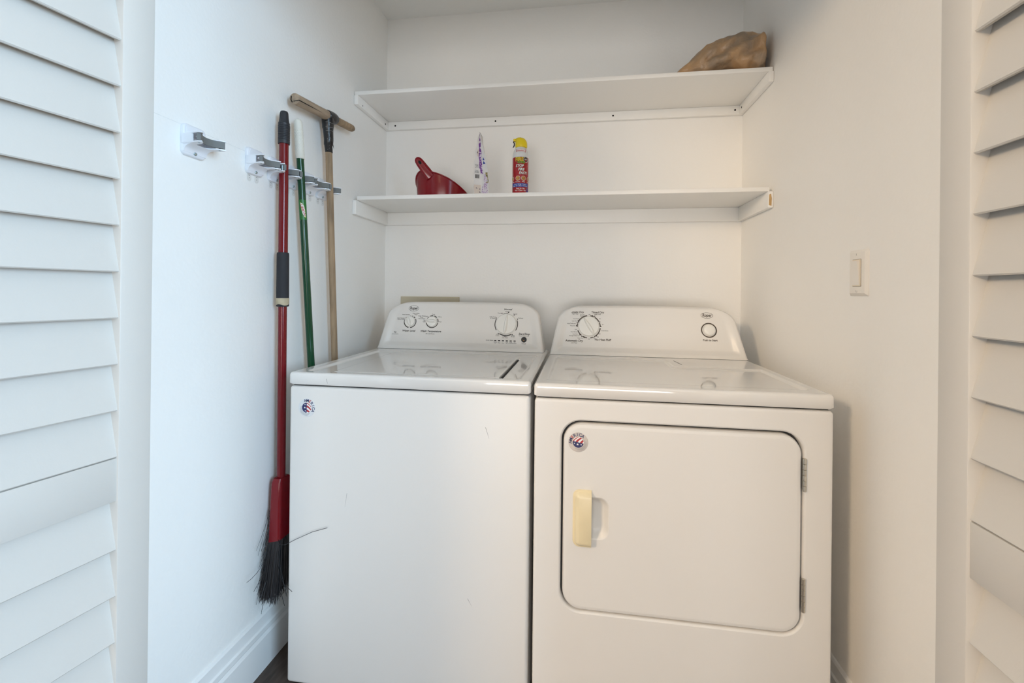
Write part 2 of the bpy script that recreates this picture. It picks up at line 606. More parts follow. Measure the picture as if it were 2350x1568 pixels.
def dial(cx, cs, r, fm, ang, parent, off, knob=0.016, wide=0.22):
    fr = lambda a, b, h: fm(cx + a, cs + b, h)
    mb = MB()
    lathe(mb, [(r * 1.04, -0.004), (r * 1.04, 0.002), (r, 0.004), (r * 0.985, 0.0085), (r * 0.95, 0.0105), (r * 0.85, 0.0112), (r * 0.4, 0.0118), (r * 0.05, 0.012)], fr, 40)
    mb.build('dial', 'knob_plastic', parent, off, angle=28)
    # raised finger grip across the dial
    t = math.radians(ang)
    c, s = math.cos(t), math.sin(t)
    g = MB()
    loops = []
    for k, (sc, h) in enumerate(((1.0, 0.004), (0.97, knob), (0.86, knob + 0.005), (0.6, knob + 0.0075))):
        lp = []
        for i in range(24):
            q = 2 * PI * i / 24
            lx = 0.98 * r * sc * math.cos(q)
            ly = r * wide * (sc if k < 2 else sc * 0.75) * math.sin(q) * (1 - 0.25 * math.cos(q))
            lp.append(fr(lx * c - ly * s, lx * s + ly * c, h))
        loops.append(lp)
    g.loops(loops)
    g.build('dial_grip', 'knob_plastic', parent, off, angle=40)


def badge(cx, cz, y, R, phi, face_mat, parent, off):
    """round sticker: lettering on an arc around a star-and-stripes emblem"""
    mf = lambda a, b, d=0.0: (cx + a, y - d, cz + b)
    b = MB()
    lathe(b, [(R, -0.0003), (R, 0.0005), (R * 0.985, 0.0008)], lambda p, q, h: (cx + p, y - h, cz + q), 48)
    bo = b.build('badge', face_mat, parent, off)
    bo['label'] = 'round sticker with lettering around a flag emblem'
    L, E = MB(), MB()
    word = 'AMERICA'
    for i, ch in enumerate(word):
        t = math.radians(phi + (3 - i) * 21.5)
        put_text(L, ch, R * 0.78 * math.cos(t), R * 0.78 * math.sin(t), R * 0.46, lambda a, c: mf(a, c, 0.0011), bold=0.015, rot=t - PI / 2, mi=1 if i == 2 else 0)
    L.build('badge_lettering', ['print_navy', 'print_red'], bo, off)
    rb = math.radians(phi + 140)            # direction of the blue half
    cb, sb = math.cos(rb + PI), math.sin(rb + PI)
    r = R * 0.56

    def em(a, c, d=0.0010):
        return mf(a * cb - c * sb, a * sb + c * cb, d)
    disc(E, 0, 0, r, lambda a, c: em(a, c, 0.0009), 36, 0)
    half = [(r * math.cos(q), r * math.sin(q)) for q in [PI / 2 + PI * k / 18 for k in range(19)]]
    E.add([em(a, c, 0.0011) for a, c in half], [tuple(range(19))], 1)
    for y0, y1 in ((0.98, 0.80), (0.48, 0.08), (-0.32, -0.74)):
        topl, botl = [], []
        for k in range(9):
            x = 0.95 * k / 8
            lim = math.sqrt(max(0, 1 - x * x)) * 0.99
            a = max(-lim, min(lim, y0 - 0.25 * x - 0.55 * x * x))
            c = max(-lim, min(lim, y1 - 0.25 * x - 0.55 * x * x))
            topl.append((x * r, a * r))
            botl.append((x * r, c * r))
        pts = topl + botl
        E.add([em(a, c, 0.0011) for a, c in pts], [(k, k + 1, 9 + k + 1, 9 + k) for k in range(8)], 2)
    for sx, sy, sr in ((-0.40, 0.02, 0.24), (-0.28, -0.62, 0.17), (-0.36, 0.62, 0.15)):
        st = []
        for k in range(10):
            q = PI / 2 + PI * k / 5
            rad = sr if k % 2 == 0 else sr * 0.42
            st.append(((sx + rad * math.cos(q)) * r, (sy + rad * math.sin(q)) * r))
        st.append((sx * r, sy * r))
        E.add([em(a, c, 0.0013) for a, c in st], [(k, (k + 1) % 10, 10) for k in range(10)], 0)
    for q, (ra, rbb) in enumerate(((0.66, 0.70), (0.76, 0.795), (0.85, 0.88))):
        arc_band(E, 0, 0, R * ra, R * rbb, phi + 125 + 22 * q, phi + 265 - 14 * q, lambda a, c: mf(a, c, 0.0010), 18, 3)
    E.build('badge_emblem', ['print_white', 'print_navy', 'print_red', 'print_grey'], bo, off, recalc=False)


def oval_logo(mb, s, cx, cs, fm, a=0.0225, b=0.0125):
    seg = 40
    v = []
    for k in range(seg):
        q = 2 * PI * k / seg
        v.append(fm(cx + a * math.cos(q), cs + b * math.sin(q)))
        v.append(fm(cx + (a - 0.0012) * math.cos(q), cs + (b - 0.0012) * math.sin(q)))
    mb.add(v, [(2 * k, 2 * k + 1, (2 * k + 3) % (2 * seg), (2 * k + 2) % (2 * seg)) for k in range(seg)])
    put_text(mb, s, cx, cs + 0.0005, 0.0172, fm, bold=0.028, shear=0.15, xs=0.78)


def cabinet(x0, x1, yf, yb, z0, z1, parent, off):
    MB().rbox((x0 + 0.002, yf + 0.001, z0), (x1 - 0.002, yb, z1), 0.010, 4).build('cabinet', 'enamel', parent, off, angle=30)
    MB().box((x0 + 0.010, yf + 0.012, z1 - 0.02), (x1 - 0.010, yb - 0.01, z1 + 0.012)).build('seam', 'seam_dark', parent, off)


# ------------------------------------------------------------------ washing machine
WX0, WX1, WY, WZ = 0.1152, 0.8223, -0.903, 0.914
o = (0.47, -0.56, 0.0)
washer = thing('washing_machine', o, 'white top-loading washing machine on the left, below the mop and broom handles', 'washer')
cabinet(WX0, WX1, WY, -0.215, 0.012, 0.8745, washer, o)


def h_wash(x, y):
    h = -0.0055 * rect_s(x, y, 0.158, 0.788, -0.868, -0.398, 0.014)
    h += 0.0030 * rect_s(x, y, 0.226, 0.728, -0.852, -0.415, 0.007)
    h -= 0.006 * rect_s(x, y, 0.7275, 0.7345, -0.872, -0.478, 0.004)
    return h


top_panel(WX0, WX1, WY, -0.212, WZ, 0.0355, 0.009, h_wash, 'top_panel', washer, o, 'enamel_gloss')
MB().box((0.7294, -0.868, WZ - 0.012), (0.7328, -0.482, WZ - 0.0052)).build('lid_gap', 'seam_dark', washer, o)
MB().box((0.119, -0.3300, WZ - 0.004), (0.808, -0.26, WZ + 0.0009)).build('console_seam', 'seam_dark', washer, o)
con = console('control_console', 0.4635, 0.3465, 0.326, WZ + 0.0009, 0.188, washer, o)
fm = face_map(WZ)
dial(0.2422, 0.0824, 0.0215, fm, 108, con, o, 0.016, 0.30)
dial(0.3386, 0.0844, 0.0215, fm, 180, con, o, 0.016, 0.30)
dial(0.6534, 0.0801, 0.0420, fm, 85, con, o, 0.012, 0.17)
P = MB()
LG = MB()
oval_logo(LG, 'Roper', 0.2519, 0.1404, fm)
LG.build('logo', 'print_dark', con, o, recalc=False)
arc_band(P, 0.2422, 0.0824, 0.0238, 0.0272, -85, 28, fm)
arc_band(P, 0.2422, 0.0824, 0.0238, 0.0272, 38, 58, fm, 5)
arc_band(P, 0.2422, 0.0824, 0.0238, 0.0272, 68, 75, fm, 4)
arc_band(P, 0.2422, 0.0824, 0.0238, 0.0272, 88, 93, fm, 4)
arc_band(P, 0.2422, 0.0824, 0.0238, 0.0272, 136, 146, fm, 4)
arc_band(P, 0.2422, 0.0824, 0.0238, 0.0272, 160, 260, fm)
arc_band(P, 0.3386, 0.0844, 0.0238, 0.0272, -2, 30, fm, 8)
arc_band(P, 0.3386, 0.0844, 0.0238, 0.0272, 44, 74, fm, 8)
arc_band(P, 0.3386, 0.0844, 0.0238, 0.0272, 86, 116, fm, 8)
arc_band(P, 0.3386, 0.0844, 0.0238, 0.0272, 126, 150, fm, 8)
arc_band(P, 0.3386, 0.0844, 0.0238, 0.0272, 192, 352, fm)
arc_band(P, 0.6534, 0.0801, 0.0450, 0.0482, -32, 22, fm)
arc_band(P, 0.6534, 0.0801, 0.0440, 0.0460, 84, 110, fm)
arc_band(P, 0.6534, 0.0801, 0.0455, 0.0487, 154, 212, fm)
arc_band(P, 0.6534, 0.0801, 0.0450, 0.0490, 236, 298, fm)
for a in (26, 52, 82, 114, 150, 232, 267, 302):
    disc(P, 0.6534 + 0.0500 * math.cos(math.radians(a)), 0.0801 + 0.0500 * math.sin(math.radians(a)), 0.0024, fm, 10)
B = dict(bold=0.024, shear=0.22)
put_text(P, 'Water Level', 0.2401, 0.0435, 0.0112, fm, **B)
put_text(P, 'Wash Temperature', 0.3362, 0.0435, 0.0112, fm, **B)
put_text(P, 'Normal', 0.6572, 0.1425, 0.0105, fm, **B)
put_text(P, 'Start/Stop', 0.7287, 0.0413, 0.0112, fm, **B)
put_text(P, 'fsp', 0.1813, 0.0371, 0.0095, fm, bold=0.01, shear=0.35)
for s, x, y, z in (('Auto Sensing', 0.2202, 0.1130, 0.0062), ('Auto Sensing', 0.1995, 0.0975, 0.0060), ('+ Extra Rinse', 0.1985, 0.0918, 0.0060), ('Deep Water', 0.2644, 0.1190, 0.0060),
                   ('Wash', 0.2644, 0.1132, 0.0060), ('Deep Water', 0.2905, 0.1080, 0.0060), ('Wash', 0.2905, 0.1022, 0.0060), ('+ Extra Rinse', 0.2905, 0.0964, 0.0060),
                   ('replacement parts', 0.1803, 0.0290, 0.0045), ('Cool', 0.3411, 0.1160, 0.0062), ('Cold', 0.3105, 0.1064, 0.0062), ('Warm', 0.3700, 0.1056, 0.0062),
                   ('Hot', 0.3735, 0.0845, 0.0062), ('Tap', 0.3040, 0.0895, 0.0058), ('Cold', 0.3035, 0.0835, 0.0058), ('All Cold Rinses', 0.3344, 0.0330, 0.0062),
                   ('Regular', 0.6560, 0.1330, 0.0060), ('Heavy', 0.6225, 0.1265, 0.0060), ('Casual', 0.6885, 0.1240, 0.0060), ('Delicate', 0.7115, 0.1067, 0.0060),
                   ('Bulky Items', 0.5960, 0.1100, 0.0060), ('& Sheets', 0.5960, 0.1042, 0.0060), ('Drain', 0.6200, 0.0375, 0.0058), ('& Spin', 0.6200, 0.0320, 0.0058),
                   ('Pre-Soak', 0.6509, 0.0295, 0.0055), ('with Wash', 0.6509, 0.0242, 0.0055), ('Rinse', 0.6835, 0.0350, 0.0058), ('& Spin', 0.6835, 0.0295, 0.0058),
                   ('Cycle Status', 0.5880, 0.0125, 0.0062), ('Pause/Unlock Lid', 0.7275, 0.0335, 0.0058), ('Sensing', 0.6120, 0.0062, 0.0046), ('Fill', 0.6120, 0.0018, 0.0046),
                   ('Wash', 0.6280, 0.0030, 0.0046), ('Rinse', 0.6438, 0.0028, 0.0046), ('Final', 0.6596, 0.0062, 0.0046), ('Spin', 0.6596, 0.0018, 0.0046),
                   ('Cycle', 0.6754, 0.0060, 0.0046), ('Complete', 0.6754, 0.0016, 0.0046), ('Lid', 0.6916, 0.0060, 0.0046), ('Locked', 0.6916, 0.0016, 0.0046),
                   ('Hold 3 Sec', 0.7288, 0.0050, 0.0042), ('to Cancel', 0.7288, 0.0008, 0.0042)):
    put_text(P, s, x, y, z, fm, bold=0.012)
tag(P.build('lettering', 'print_dark', con, o, recalc=False), kind='stuff')
for k in range(6):
    xx = 0.6121 + 0.0158 * k
    b = MB()
    plate(b, xx - 0.0046, xx + 0.0046, 0.0098, 0.0134, 0.0016, [(0, -0.001), (0, 0.0006), (0.0006, 0.001)], lambda a, c, d: fm(a, c, d), 3)
    b.build('status_light', 'black_gloss', con, o)
b = MB()
lathe(b, [(0.0112, -0.002), (0.0112, 0.0008), (0.0098, 0.0022), (0.006, 0.0028), (0.001, 0.003)], lambda p, q, h: fm(0.7288 + p, 0.0184 + q, h), 28)
b.build('start_button', 'black_gloss', con, o)
b = MB()
lathe(b, [(0.0012, 0.002), (0.0012, 0.0034), (0.0004, 0.0038)], lambda p, q, h: fm(0.7286 + p, 0.0146 + q, h), 10)
b.build('button_light', 'amber_lamp', con, o)
badge(0.1734, 0.8127, WY + 0.001, 0.0262, 40, 'badge_white', washer, o)
# scuffs on the front
S = MB()
for (x, z, dx, dz, w) in ((0.700, 0.785, 0.010, -0.030, 0.0007), (0.2335, 0.9025 - 0.004, 0.004, -0.014, 0.0008), (0.30, 0.575, -0.006, -0.04, 0.0005), (0.655, 0.315, 0.012, -0.02, 0.0006)):
    n = Vector((dz, 0, -dx)).normalized() * w
    yy = WY + 0.0008 if z < 0.87 else WY - 0.0003
    S.add([(x - n.x, yy, z - n.z), (x + n.x, yy, z + n.z), (x + dx + n.x * .3, yy, z + dz), (x + dx - n.x * .3, yy, z + dz)], [(0, 1, 2, 3)])
tag(S.build('scuff_marks', 'print_grey', washer, o), kind='stuff')

# ------------------------------------------------------------------ dryer
DX0, DX1, DY, DZ = 0.8305, 1.5675, -0.8998, 0.9102
o = (1.2, -0.56, 0.0)
dryer = thing('clothes_dryer', o, 'white front-loading clothes dryer on the right, with a hinged square door', 'dryer')
# cabinet: body set back behind a front panel with a door opening
MB().rbox((DX0 + 0.002, DY + 0.028, 0.012), (DX1 - 0.002, -0.215, 0.8700), 0.006, 3).build('cabinet', 'enamel', dryer, o, angle=30)
MB().box((DX0 + 0.010, DY + 0.012, 0.852), (DX1 - 0.010, -0.23, 0.882)).build('seam', 'seam_dark', dryer, o)
HX0, HX1, HZ0, HZ1, HR = 0.9055, 1.4985, 0.3130, 0.8145, 0.052
fp = MB()
mf = front(DY)
ox0, ox1, oz0, oz1 = DX0 + 0.002, DX1 - 0.002, 0.012, 0.8705
plate(fp, ox0, ox1, oz0, oz1, 0.010, [(0, -0.045), (0, -0.009), (0.001, -0.0045), (0.003, -0.0015), (0.006, -0.0002), (0.009, 0)], mf, 6, cap0=False, cap1=False)
outer = rr(ox0 + 0.009, ox1 - 0.009, oz0 + 0.009, oz1 - 0.009, 0.001, 6)
inner = rr(HX0 - 0.005, HX1 + 0.005, HZ0 - 0.005, HZ1 + 0.005, HR + 0.005, 10)
pts = [Vector((a, b, 0)) for a, b in outer], [Vector((a, b, 0)) for a, b in reversed(inner)]
tris = tessellate_polygon(pts)
allp = [p for q in pts for p in q]
fp.add([mf(p.x, p.y, 0) for p in allp], tris)
fp.loops([[mf(a, b, d) for a, b in rr(HX0 - i, HX1 + i, HZ0 - i, HZ1 + i, HR + i, 10)] for i, d in ((0.005, 0), (0.003, -0.0008), (0.001, -0.003), (0, -0.006), (0, -0.026))], False, False)
bmv = fp.build('front_panel', 'enamel', dryer, o, angle=30)
# door
DGL, DGR, DGT, DGB = HX0 + 0.0050, HX1 - 0.0035, HZ1 - 0.0062, HZ0 + 0.0030
door = MB()
prof = [(0.0, -0.026), (0.0, -0.010), (0.0012, -0.0045), (0.004, -0.001), (0.008, 0.0002), (0.012, 0.0006)]
R_ = HR - 0.003
plate(door, DGL, DGR, DGB, DGT, R_, prof, mf, 10, cap1=False)
outer = rr(DGL + 0.012, DGR - 0.012, DGB + 0.012, DGT - 0.012, R_ - 0.012, 10)
inner = rr(0.945, 1.0315, 0.506, 0.6175, 0.026, 8)
pts = [Vector((a, b, 0)) for a, b in outer], [Vector((a, b, 0)) for a, b in reversed(inner)]
tris = tessellate_polygon(pts)
allp = [p for q in pts for p in q]
door.add([mf(p.x, p.y, 0.0006) for p in allp], tris)
door.loops([[mf(a, b, d) for a, b in rr(0.945 + i, 1.0315 - i, 0.506 + i, 0.6175 - i, 0.026 - i * 0.4, 8)] for i, d in
            ((0, 0.0006), (0.0015, 0.0001), (0.004, -0.002), (0.010, -0.010), (0.015, -0.0145), (0.021, -0.0165))], False, True)
door.build('door', 'enamel', dryer, o, angle=30)
MB().box((HX0 - 0.004, DY + 0.0225, HZ0 - 0.004), (HX1 + 0.004, DY + 0.027, HZ1 + 0.004)).build('door_gasket', 'seam_dark', dryer, o)
hd = MB()
plate(hd, 0.9370, 0.9852, 0.4855, 0.6355, (0.018, 0.0008, 0.0008, 0.018), [(0, 0.0), (0, 0.0032), (0.0008, 0.0040), (0.0045, 0.0040), (0.0055, 0.0050), (0.0080, 0.0130), (0.0120, 0.0165), (0.017, 0.0178)], mf, 8, keep_right=True)
hd.build('door_handle', 'cream_plastic', dryer, o, angle=32)['label'] = 'cream plastic pull handle'
for z0, z1 in ((0.671, 0.752), (0.375, 0.457)):
    hb = MB()
    pr = []
    n = 6
    for k in range(n):
        a, b_ = z0 + (z1 - z0) * k / n, z0 + (z1 - z0) * (k + 1) / n
        pr += [(0.0036, a), (0.0046, a + 0.0006), (0.0046, b_ - 0.0006), (0.0036, b_)]
    lathe(hb, pr, lambda p, q, h: (HX1 + 0.0005 + p, DY - 0.0012 + q, h), 14)
    hb.build('door_hinge', 'steel', dryer, o, angle=30)
badge(0.9492, 0.7590, DY - 0.0008, 0.0255, 118, 'badge_silver', dryer, o)


def h_dry(x, y):
    a = rect_s(x, y, 0.866, 1.530, -0.842, -0.540, 0.012)
    b_ = rect_s(x, y, 0.866, 1.258, -0.842, -0.400, 0.012)
    d = -0.0050 * max(a, b_)
    return d


top_panel(DX0, DX1, DY, -0.212, DZ, 0.0360, 0.009, h_dry, 'top_panel', dryer, o, 'enamel_gloss')
MB().box((0.8375, -0.3300, DZ - 0.004), (1.5635, -0.26, DZ + 0.0009)).build('console_seam', 'seam_dark', dryer, o)
MB().prism([(1.2862, -0.397), (1.2886, -0.397), (1.2976, -0.490), (1.2952, -0.490)], lambda a, b, d: (a, b, d), DZ - 0.006, DZ + 0.0003).build('lint_screen_gap', 'seam_dark', dryer, o)
con = console('control_console', 1.2005, 0.3650, 0.340, DZ + 0.0009, 0.186, dryer, o)
fm = face_map(DZ)
dial(0.9853, 0.0825, 0.0400, fm, 122, con, o, 0.014, 0.19)
P = MB()
LG = MB()
oval_logo(LG, 'Roper', 1.4347, 0.1354, fm, 0.0225, 0.0118)
LG.build('logo', 'print_brown', con, o, recalc=False)
kx, ks = 0.9853, 0.0812
for a0, a1 in ((-38, -6), (0, 22), (28, 58), (64, 82), (98, 160), (164, 182), (200, 232), (238, 262), (278, 292), (298, 322)):
    arc_band(P, kx, ks, 0.0432, 0.0472, a0, a1, fm, 12)
for a in (25, 61, 72, 150, 162, 176, 224, 236, 248, 295, 310, 3):
    disc(P, kx + 0.0480 * math.cos(math.radians(a)), ks + 0.0480 * math.sin(math.radians(a)), 0.0022, fm, 10)
for s, x, y, z in (('Automatic Dry', 0.9313, 0.1400, 0.0112), ('Timed Dry', 1.0200, 0.1400, 0.0112), ('Automatic Dry', 0.9285, 0.0235, 0.0112), ('No Heat Fluff', 1.0400, 0.0300, 0.0112)):
    put_text(P, s, x, y, z, fm, bold=0.026, shear=0.12)
put_text(P, 'Push to Start', 1.4410, 0.0385, 0.0100, fm, bold=0.024)
for s, x, y, z in (('High Heat', 0.9314, 0.1325, 0.0060), ('High Heat', 1.0205, 0.1325, 0.0060), ('Wrinkle', 0.9600, 0.1292, 0.0056), ('Prevent', 0.9600, 0.1240, 0.0056),
                   ('Cool Down', 0.9365, 0.1126, 0.0056), ('Less Dry', 0.9290, 0.1035, 0.0056), ('Energy Preferred', 0.9145, 0.0934, 0.0056), ('Very Dry', 0.9225, 0.0838, 0.0056),
                   ('Off', 0.9340, 0.0681, 0.0056), ('Cool Down', 0.9280, 0.0592, 0.0056), ('Less Dry', 0.9325, 0.0505, 0.0056), ('Energy Preferred', 0.9290, 0.0435, 0.0056),
                   ('Very Dry', 0.9520, 0.0345, 0.0056), ('Low Heat', 0.9285, 0.0152, 0.0060), ('Off', 0.9860, 0.0312, 0.0056), ('Off', 0.9875, 0.1310, 0.0056), ('60', 1.0091, 0.1290, 0.0056),
                   ('40', 1.0290, 0.1140, 0.0056), ('20', 1.0400, 0.0910, 0.0056), ('Cool Down', 1.0480, 0.0662, 0.0056), ('Off', 1.0270, 0.0530, 0.0056), ('40', 1.0215, 0.0405, 0.0056), ('20', 1.0090, 0.0330, 0.0056)):
    put_text(P, s, x, y, z, fm, bold=0.012)
arc_band(P, 1.4389, 0.0774, 0.0248, 0.0290, 0, 360, fm, 40)
tag(P.build('lettering', 'print_brown', con, o, recalc=False), kind='stuff')
b = MB()
lathe(b, [(0.0225, -0.002), (0.0225, 0.005), (0.0215, 0.009), (0.0185, 0.0125), (0.012, 0.0145), (0.005, 0.0152), (0.0005, 0.0153)], lambda p, q, h: fm(1.4389 + p, 0.0774 + q, h), 36)
b.build('start_button', 'knob_plastic', con, o, angle=50)


# ------------------------------------------------------------------ shelves
def shelf(zt, zb, th, dep, xl, xr, label, holes):
    o = (CW / 2, -0.16, zb)
    s = thing('wall_shelf', o, label, 'shelf', 'painted wall shelves')
    MB().rbox((xl, -dep, zt - th), (xr, -0.001, zt), 0.0025, 2).build('board', 'shelf_paint', s, o)
    for x0, x1 in ((0.001, 0.019), (CW - 0.019, CW - 0.001)):
        MB().rbox((x0, -dep - 0.002, zb), (x1, -0.019, zt - th), 0.0015, 2).build('side_cleat', 'shelf_paint', s, o)
    MB().rbox((0.001, -0.019, zb), (CW - 0.001, -0.001, zt - th), 0.0015, 2).build('back_cleat', 'shelf_paint', s, o)
    for p, n, r in holes:
        p, n = Vector(p), Vector(n)
        a = Vector((0, 0, 1))
        c = n.cross(a)
        hb = MB()
        hb.loops([[p + n * h + (a * math.cos(2 * PI * k / 12) + c * math.sin(2 * PI * k / 12)) * r for k in range(12)] for h in (-0.004, 0.0004)])
        hb.build('screw_hole', 'hole_black', s, o)
    return s, o


shelf(1.9917, 1.936, 0.0167, 0.3241, 0.003, CW - 0.003, 'white painted upper shelf holding the brown plastic bag',
      [((x, -0.019, 1.9555), (0, -1, 0), 0.0042) for x in (0.0532, 0.5485, 1.0891, 1.6085)] +
      [((0.019, -0.056, 1.9515), (1, 0, 0), 0.0042), ((CW - 0.019, -0.045, 1.956), (-1, 0, 0), 0.0042), ((0.019, -0.284, 1.9457), (1, 0, 0), 0.0025)])
s2, o2 = shelf(1.5486, 1.4721, 0.0166, 0.3304, 0.021, 1.632, 'white painted lower shelf holding the red dustpan and spray can', [])
b = MB()
b.add([(CW - 0.0165, -0.3330, 1.481), (CW - 0.0075, -0.3330, 1.4785), (CW - 0.0065, -0.3330, 1.505), (CW - 0.009, -0.3330, 1.523), (CW - 0.0155, -0.3330, 1.520)], [(0, 1, 2, 3, 4)])
b.build('worn_patch', 'bare_wood', s2, o2)['label'] = 'bare wood where the paint is chipped'


# ------------------------------------------------------------------ tool holders
def holder(name, label, pole_r, loc, src=None):
    t = thing(name, loc, label, 'tool holder', 'gripping tool holders on the left wall')
    mp = MB()
    yz = lambda a, b, d: (d, a, b)
    plate(mp, -0.033, 0.033, -0.038, 0.038, 0.011, [(0, 0.0005), (0, 0.006), (0.0015, 0.0085), (0.004, 0.0095)], yz, 5)
    mp.build('base_plate', 'white_plastic', t, angle=40)
    pl = MB()
    plate(pl, -0.026, 0.026, 0.012, 0.033, 0.007, [(0, 0.009), (0.0006, 0.0103), (0.002, 0.0106)], yz, 4)
    pl.build('cover_pad', 'white_plastic', t, angle=40)
    fk = MB()
    half = [(0.005, -0.0335), (0.030, -0.0345), (0.044, -0.0385), (0.056, -0.0400), (0.063, -0.0370), (0.057, -0.0270), (0.046, -0.0215), (0.034, -0.0195), (0.025, -0.0150), (0.020, -0.0080)]
    poly = half + [(0.019, 0.0)] + [(a, -b) for a, b in reversed(half)]
    for z0, z1 in ((-0.0135, -0.0105), (0.0085, 0.0110)):
        n = len(poly)
        vv = [Vector((a, b, 0)) for a, b in poly]
        tr = tessellate_polygon([vv])
        fk.add([(a, b, z0) for a, b in poly] + [(a, b, z1) for a, b in poly],
               [tuple(q) for q in tr] + [tuple(i + n for i in q) for q in tr] + [(i, (i + 1) % n, n + (i + 1) % n, n + i) for i in range(n)])
    fk.loops([[(a, y, b) for a, b in ((0.004, -0.031), (0.0105, -0.031), (0.0115, -0.025), (0.015, -0.0195), (0.021, -0.016), (0.030, -0.0135), (0.004, -0.0110))] for y in (-0.0325, 0.0325)])
    for s in (-1, 1):
        fk.box((0.005, min(s * 0.0350, s * 0.0325), -0.012), (0.036, max(s * 0.0350, s * 0.0325), 0.010))
    fk.build('fork', 'white_plastic', t, angle=35)
    bd = MB()
    if pole_r:
        q = pole_r + 0.0048
        pth = [(0.061, -0.0350), (0.053, -0.0280), (0.045, -q - 0.006), (0.037, -q - 0.001)] + [(0.037 - q * math.cos(a), -q * math.sin(a)) for a in [PI / 2 * (1 - k / 5) for k in range(1, 6)]]
        pth = pth + [(a, -b) for a, b in reversed(pth[:-1])]
    else:
        pth = [(0.050, -0.0385), (0.0545, -0.0335), (0.051, -0.027), (0.045, -0.018), (0.0415, -0.009), (0.0405, 0), (0.0415, 0.009), (0.045, 0.018), (0.052, 0.028), (0.060, 0.0365)]
    L0, L1 = [], []
    w = 0.0042 if pole_r else 0.0024
    for i, p in enumerate(pth):
        a, c = Vector(pth[max(0, i - 1)]), Vector(pth[min(len(pth) - 1, i + 1)])
        d = (c - a).normalized()
        n = Vector((-d.y, d.x))
        L0.append(Vector(p) + n * w)
        L1.append(Vector(p) - n * w)
    lps = [[(x.x, x.y, -0.0085), (y.x, y.y, -0.0085), (y.x, y.y, 0.0080), (x.x, x.y, 0.0080)] for x, y in zip(L0, L1)]
    bd.loops(lps)
    bd.build('grip_band', 'grey_rubber', t, angle=40)
    for s in (-1, 1):
        sp = MB()
        lathe(sp, [(0.0026, -0.0142), (0.0026, 0.0115), (0.0020, 0.0118)], lambda p, q_, h: (0.050 + p, s * 0.0310 + q_, h), 10)
        sp.build('pin', 'screw_metal', t)
    sc = MB()
    lathe(sc, [(0.0048, 0.009), (0.0048, 0.0110), (0.0034, 0.0126), (0.0008, 0.0131)], lambda p, q_, h: (h, p, -0.0300 + q_ * 0.9), 12)
    sc.build('screw', 'screw_metal', t, angle=50)
    return t


def add_tabs(t, ys):
    for y in ys:
        tb = MB()
        pts = [(y - 0.0085, -0.036)] + [(y - 0.0085 * math.cos(a), -0.050 - 0.0085 * math.sin(a)) for a in [PI * k / 10 for k in range(11)]] + [(y + 0.0085, -0.036)]
        tb.loops([[(d, a, b) for a, b in pts] for d in (0.0002, 0.0009)])
        tb.build('adhesive_tab', 'tab_plastic', t)
        pr = MB()
        pr.box((0.0008, y - 0.0030, -0.0425), (0.0011, y + 0.0030, -0.0405))
        pr.box((0.0008, y - 0.0010, -0.0500), (0.0011, y + 0.0010, -0.0470))
        pr.build('tab_print', 'print_grey', t)


HZ = 1.5245
spec = [('white tool holder apart from the others, nearest the left louvered door, empty', 0, (0, -1.1225, 1.5140), ()),
        ('empty white tool holder next in front of the red broom handle', 0, (0, -0.9115, HZ), (-0.016, 0.014)),
        ('white tool holder gripping the red broom handle', 0.0135, (0, -0.8190, HZ), (-0.016, 0.014)),
        ('white tool holder gripping the green mop handle', 0.0118, (0, -0.7370, HZ), (-0.016, 0.014)),
        ('empty white tool holder between the green mop handle and the wooden tool', 0, (0, -0.6450, HZ), (-0.016, 0.014)),
        ('white tool holder gripping the taped wooden tool', 0.0120, (0, -0.5650, HZ), (-0.016, 0.014))]
first = {}
for lab, pr_, loc, tabs in spec:
    key = pr_
    if key in first:
        h = copy_tree(first[key])
        h.location = loc
        h['label'] = lab
    else:
        h = holder('tool_holder', lab, pr_, loc)
        first[key] = h
for x in list(COL.objects):
    if x.name.startswith('tool_holder') and not x.parent:
        for lab, pr_, loc, tabs in spec:
            if x['label'] == lab and tabs:
                add_tabs(x, tabs)

# ------------------------------------------------------------------ red broom
PX = 0.037


def lerp(a, b, t):
    return a + (b - a) * t


o = (PX, -0.823, 0.20)
broom = thing('broom', o, 'red broom with black bristles and dark foam sleeve hanging against the washer', 'broom')


def pole(z0, z1, y0, y1, r, seg=20, x=PX):
    return MB().tube([(x, y0, z0), (x, y1, z1)], r, seg)


ry = lambda z: -0.8215 - 0.0040 * (z - 0.55)
MB().tube([(PX, ry(0.50), 0.50), (PX, ry(1.115), 1.115)], 0.0125, 24).build('lower_pole', 'red_enamel', broom, o)
MB().tube([(PX, ry(1.10), 1.10), (PX, ry(1.625), 1.625)], 0.0138, 24).build('upper_pole', 'red_enamel', broom, o)
g = MB()
prof = [(0.0168, 1.604), (0.0172, 1.607)]
z = 1.612
while z < 1.664:
    prof += [(0.0172, z), (0.0172, z + 0.0022), (0.0160, z + 0.0030), (0.0160, z + 0.0042)]
    z += 0.0052
prof += [(0.0168, 1.667), (0.0148, 1.672), (0.0130, 1.685), (0.0118, 1.700), (0.0100, 1.7045), (0.005, 1.7065)]
lathe(g, prof, lambda p, q, h: (PX + p, ry(h) + q, h), 24)
g.build('grip', 'black_rubber', broom, o, angle=25)
b = MB()
plate(b, -0.0045, 0.0045, 1.678, 1.700, 0.0042, [(0, 0), (0, 0.0006)], lambda a, c, d: (PX + 0.0125 * math.sin(-0.95) * 0.99 + a * 0.58, ry(1.69) - 0.0125 * math.cos(-0.95) * 1.01 - d + a * -0.80, c), 5)
b.build('hanging_hole', 'hole_black', broom, o)
lathe_b = MB()
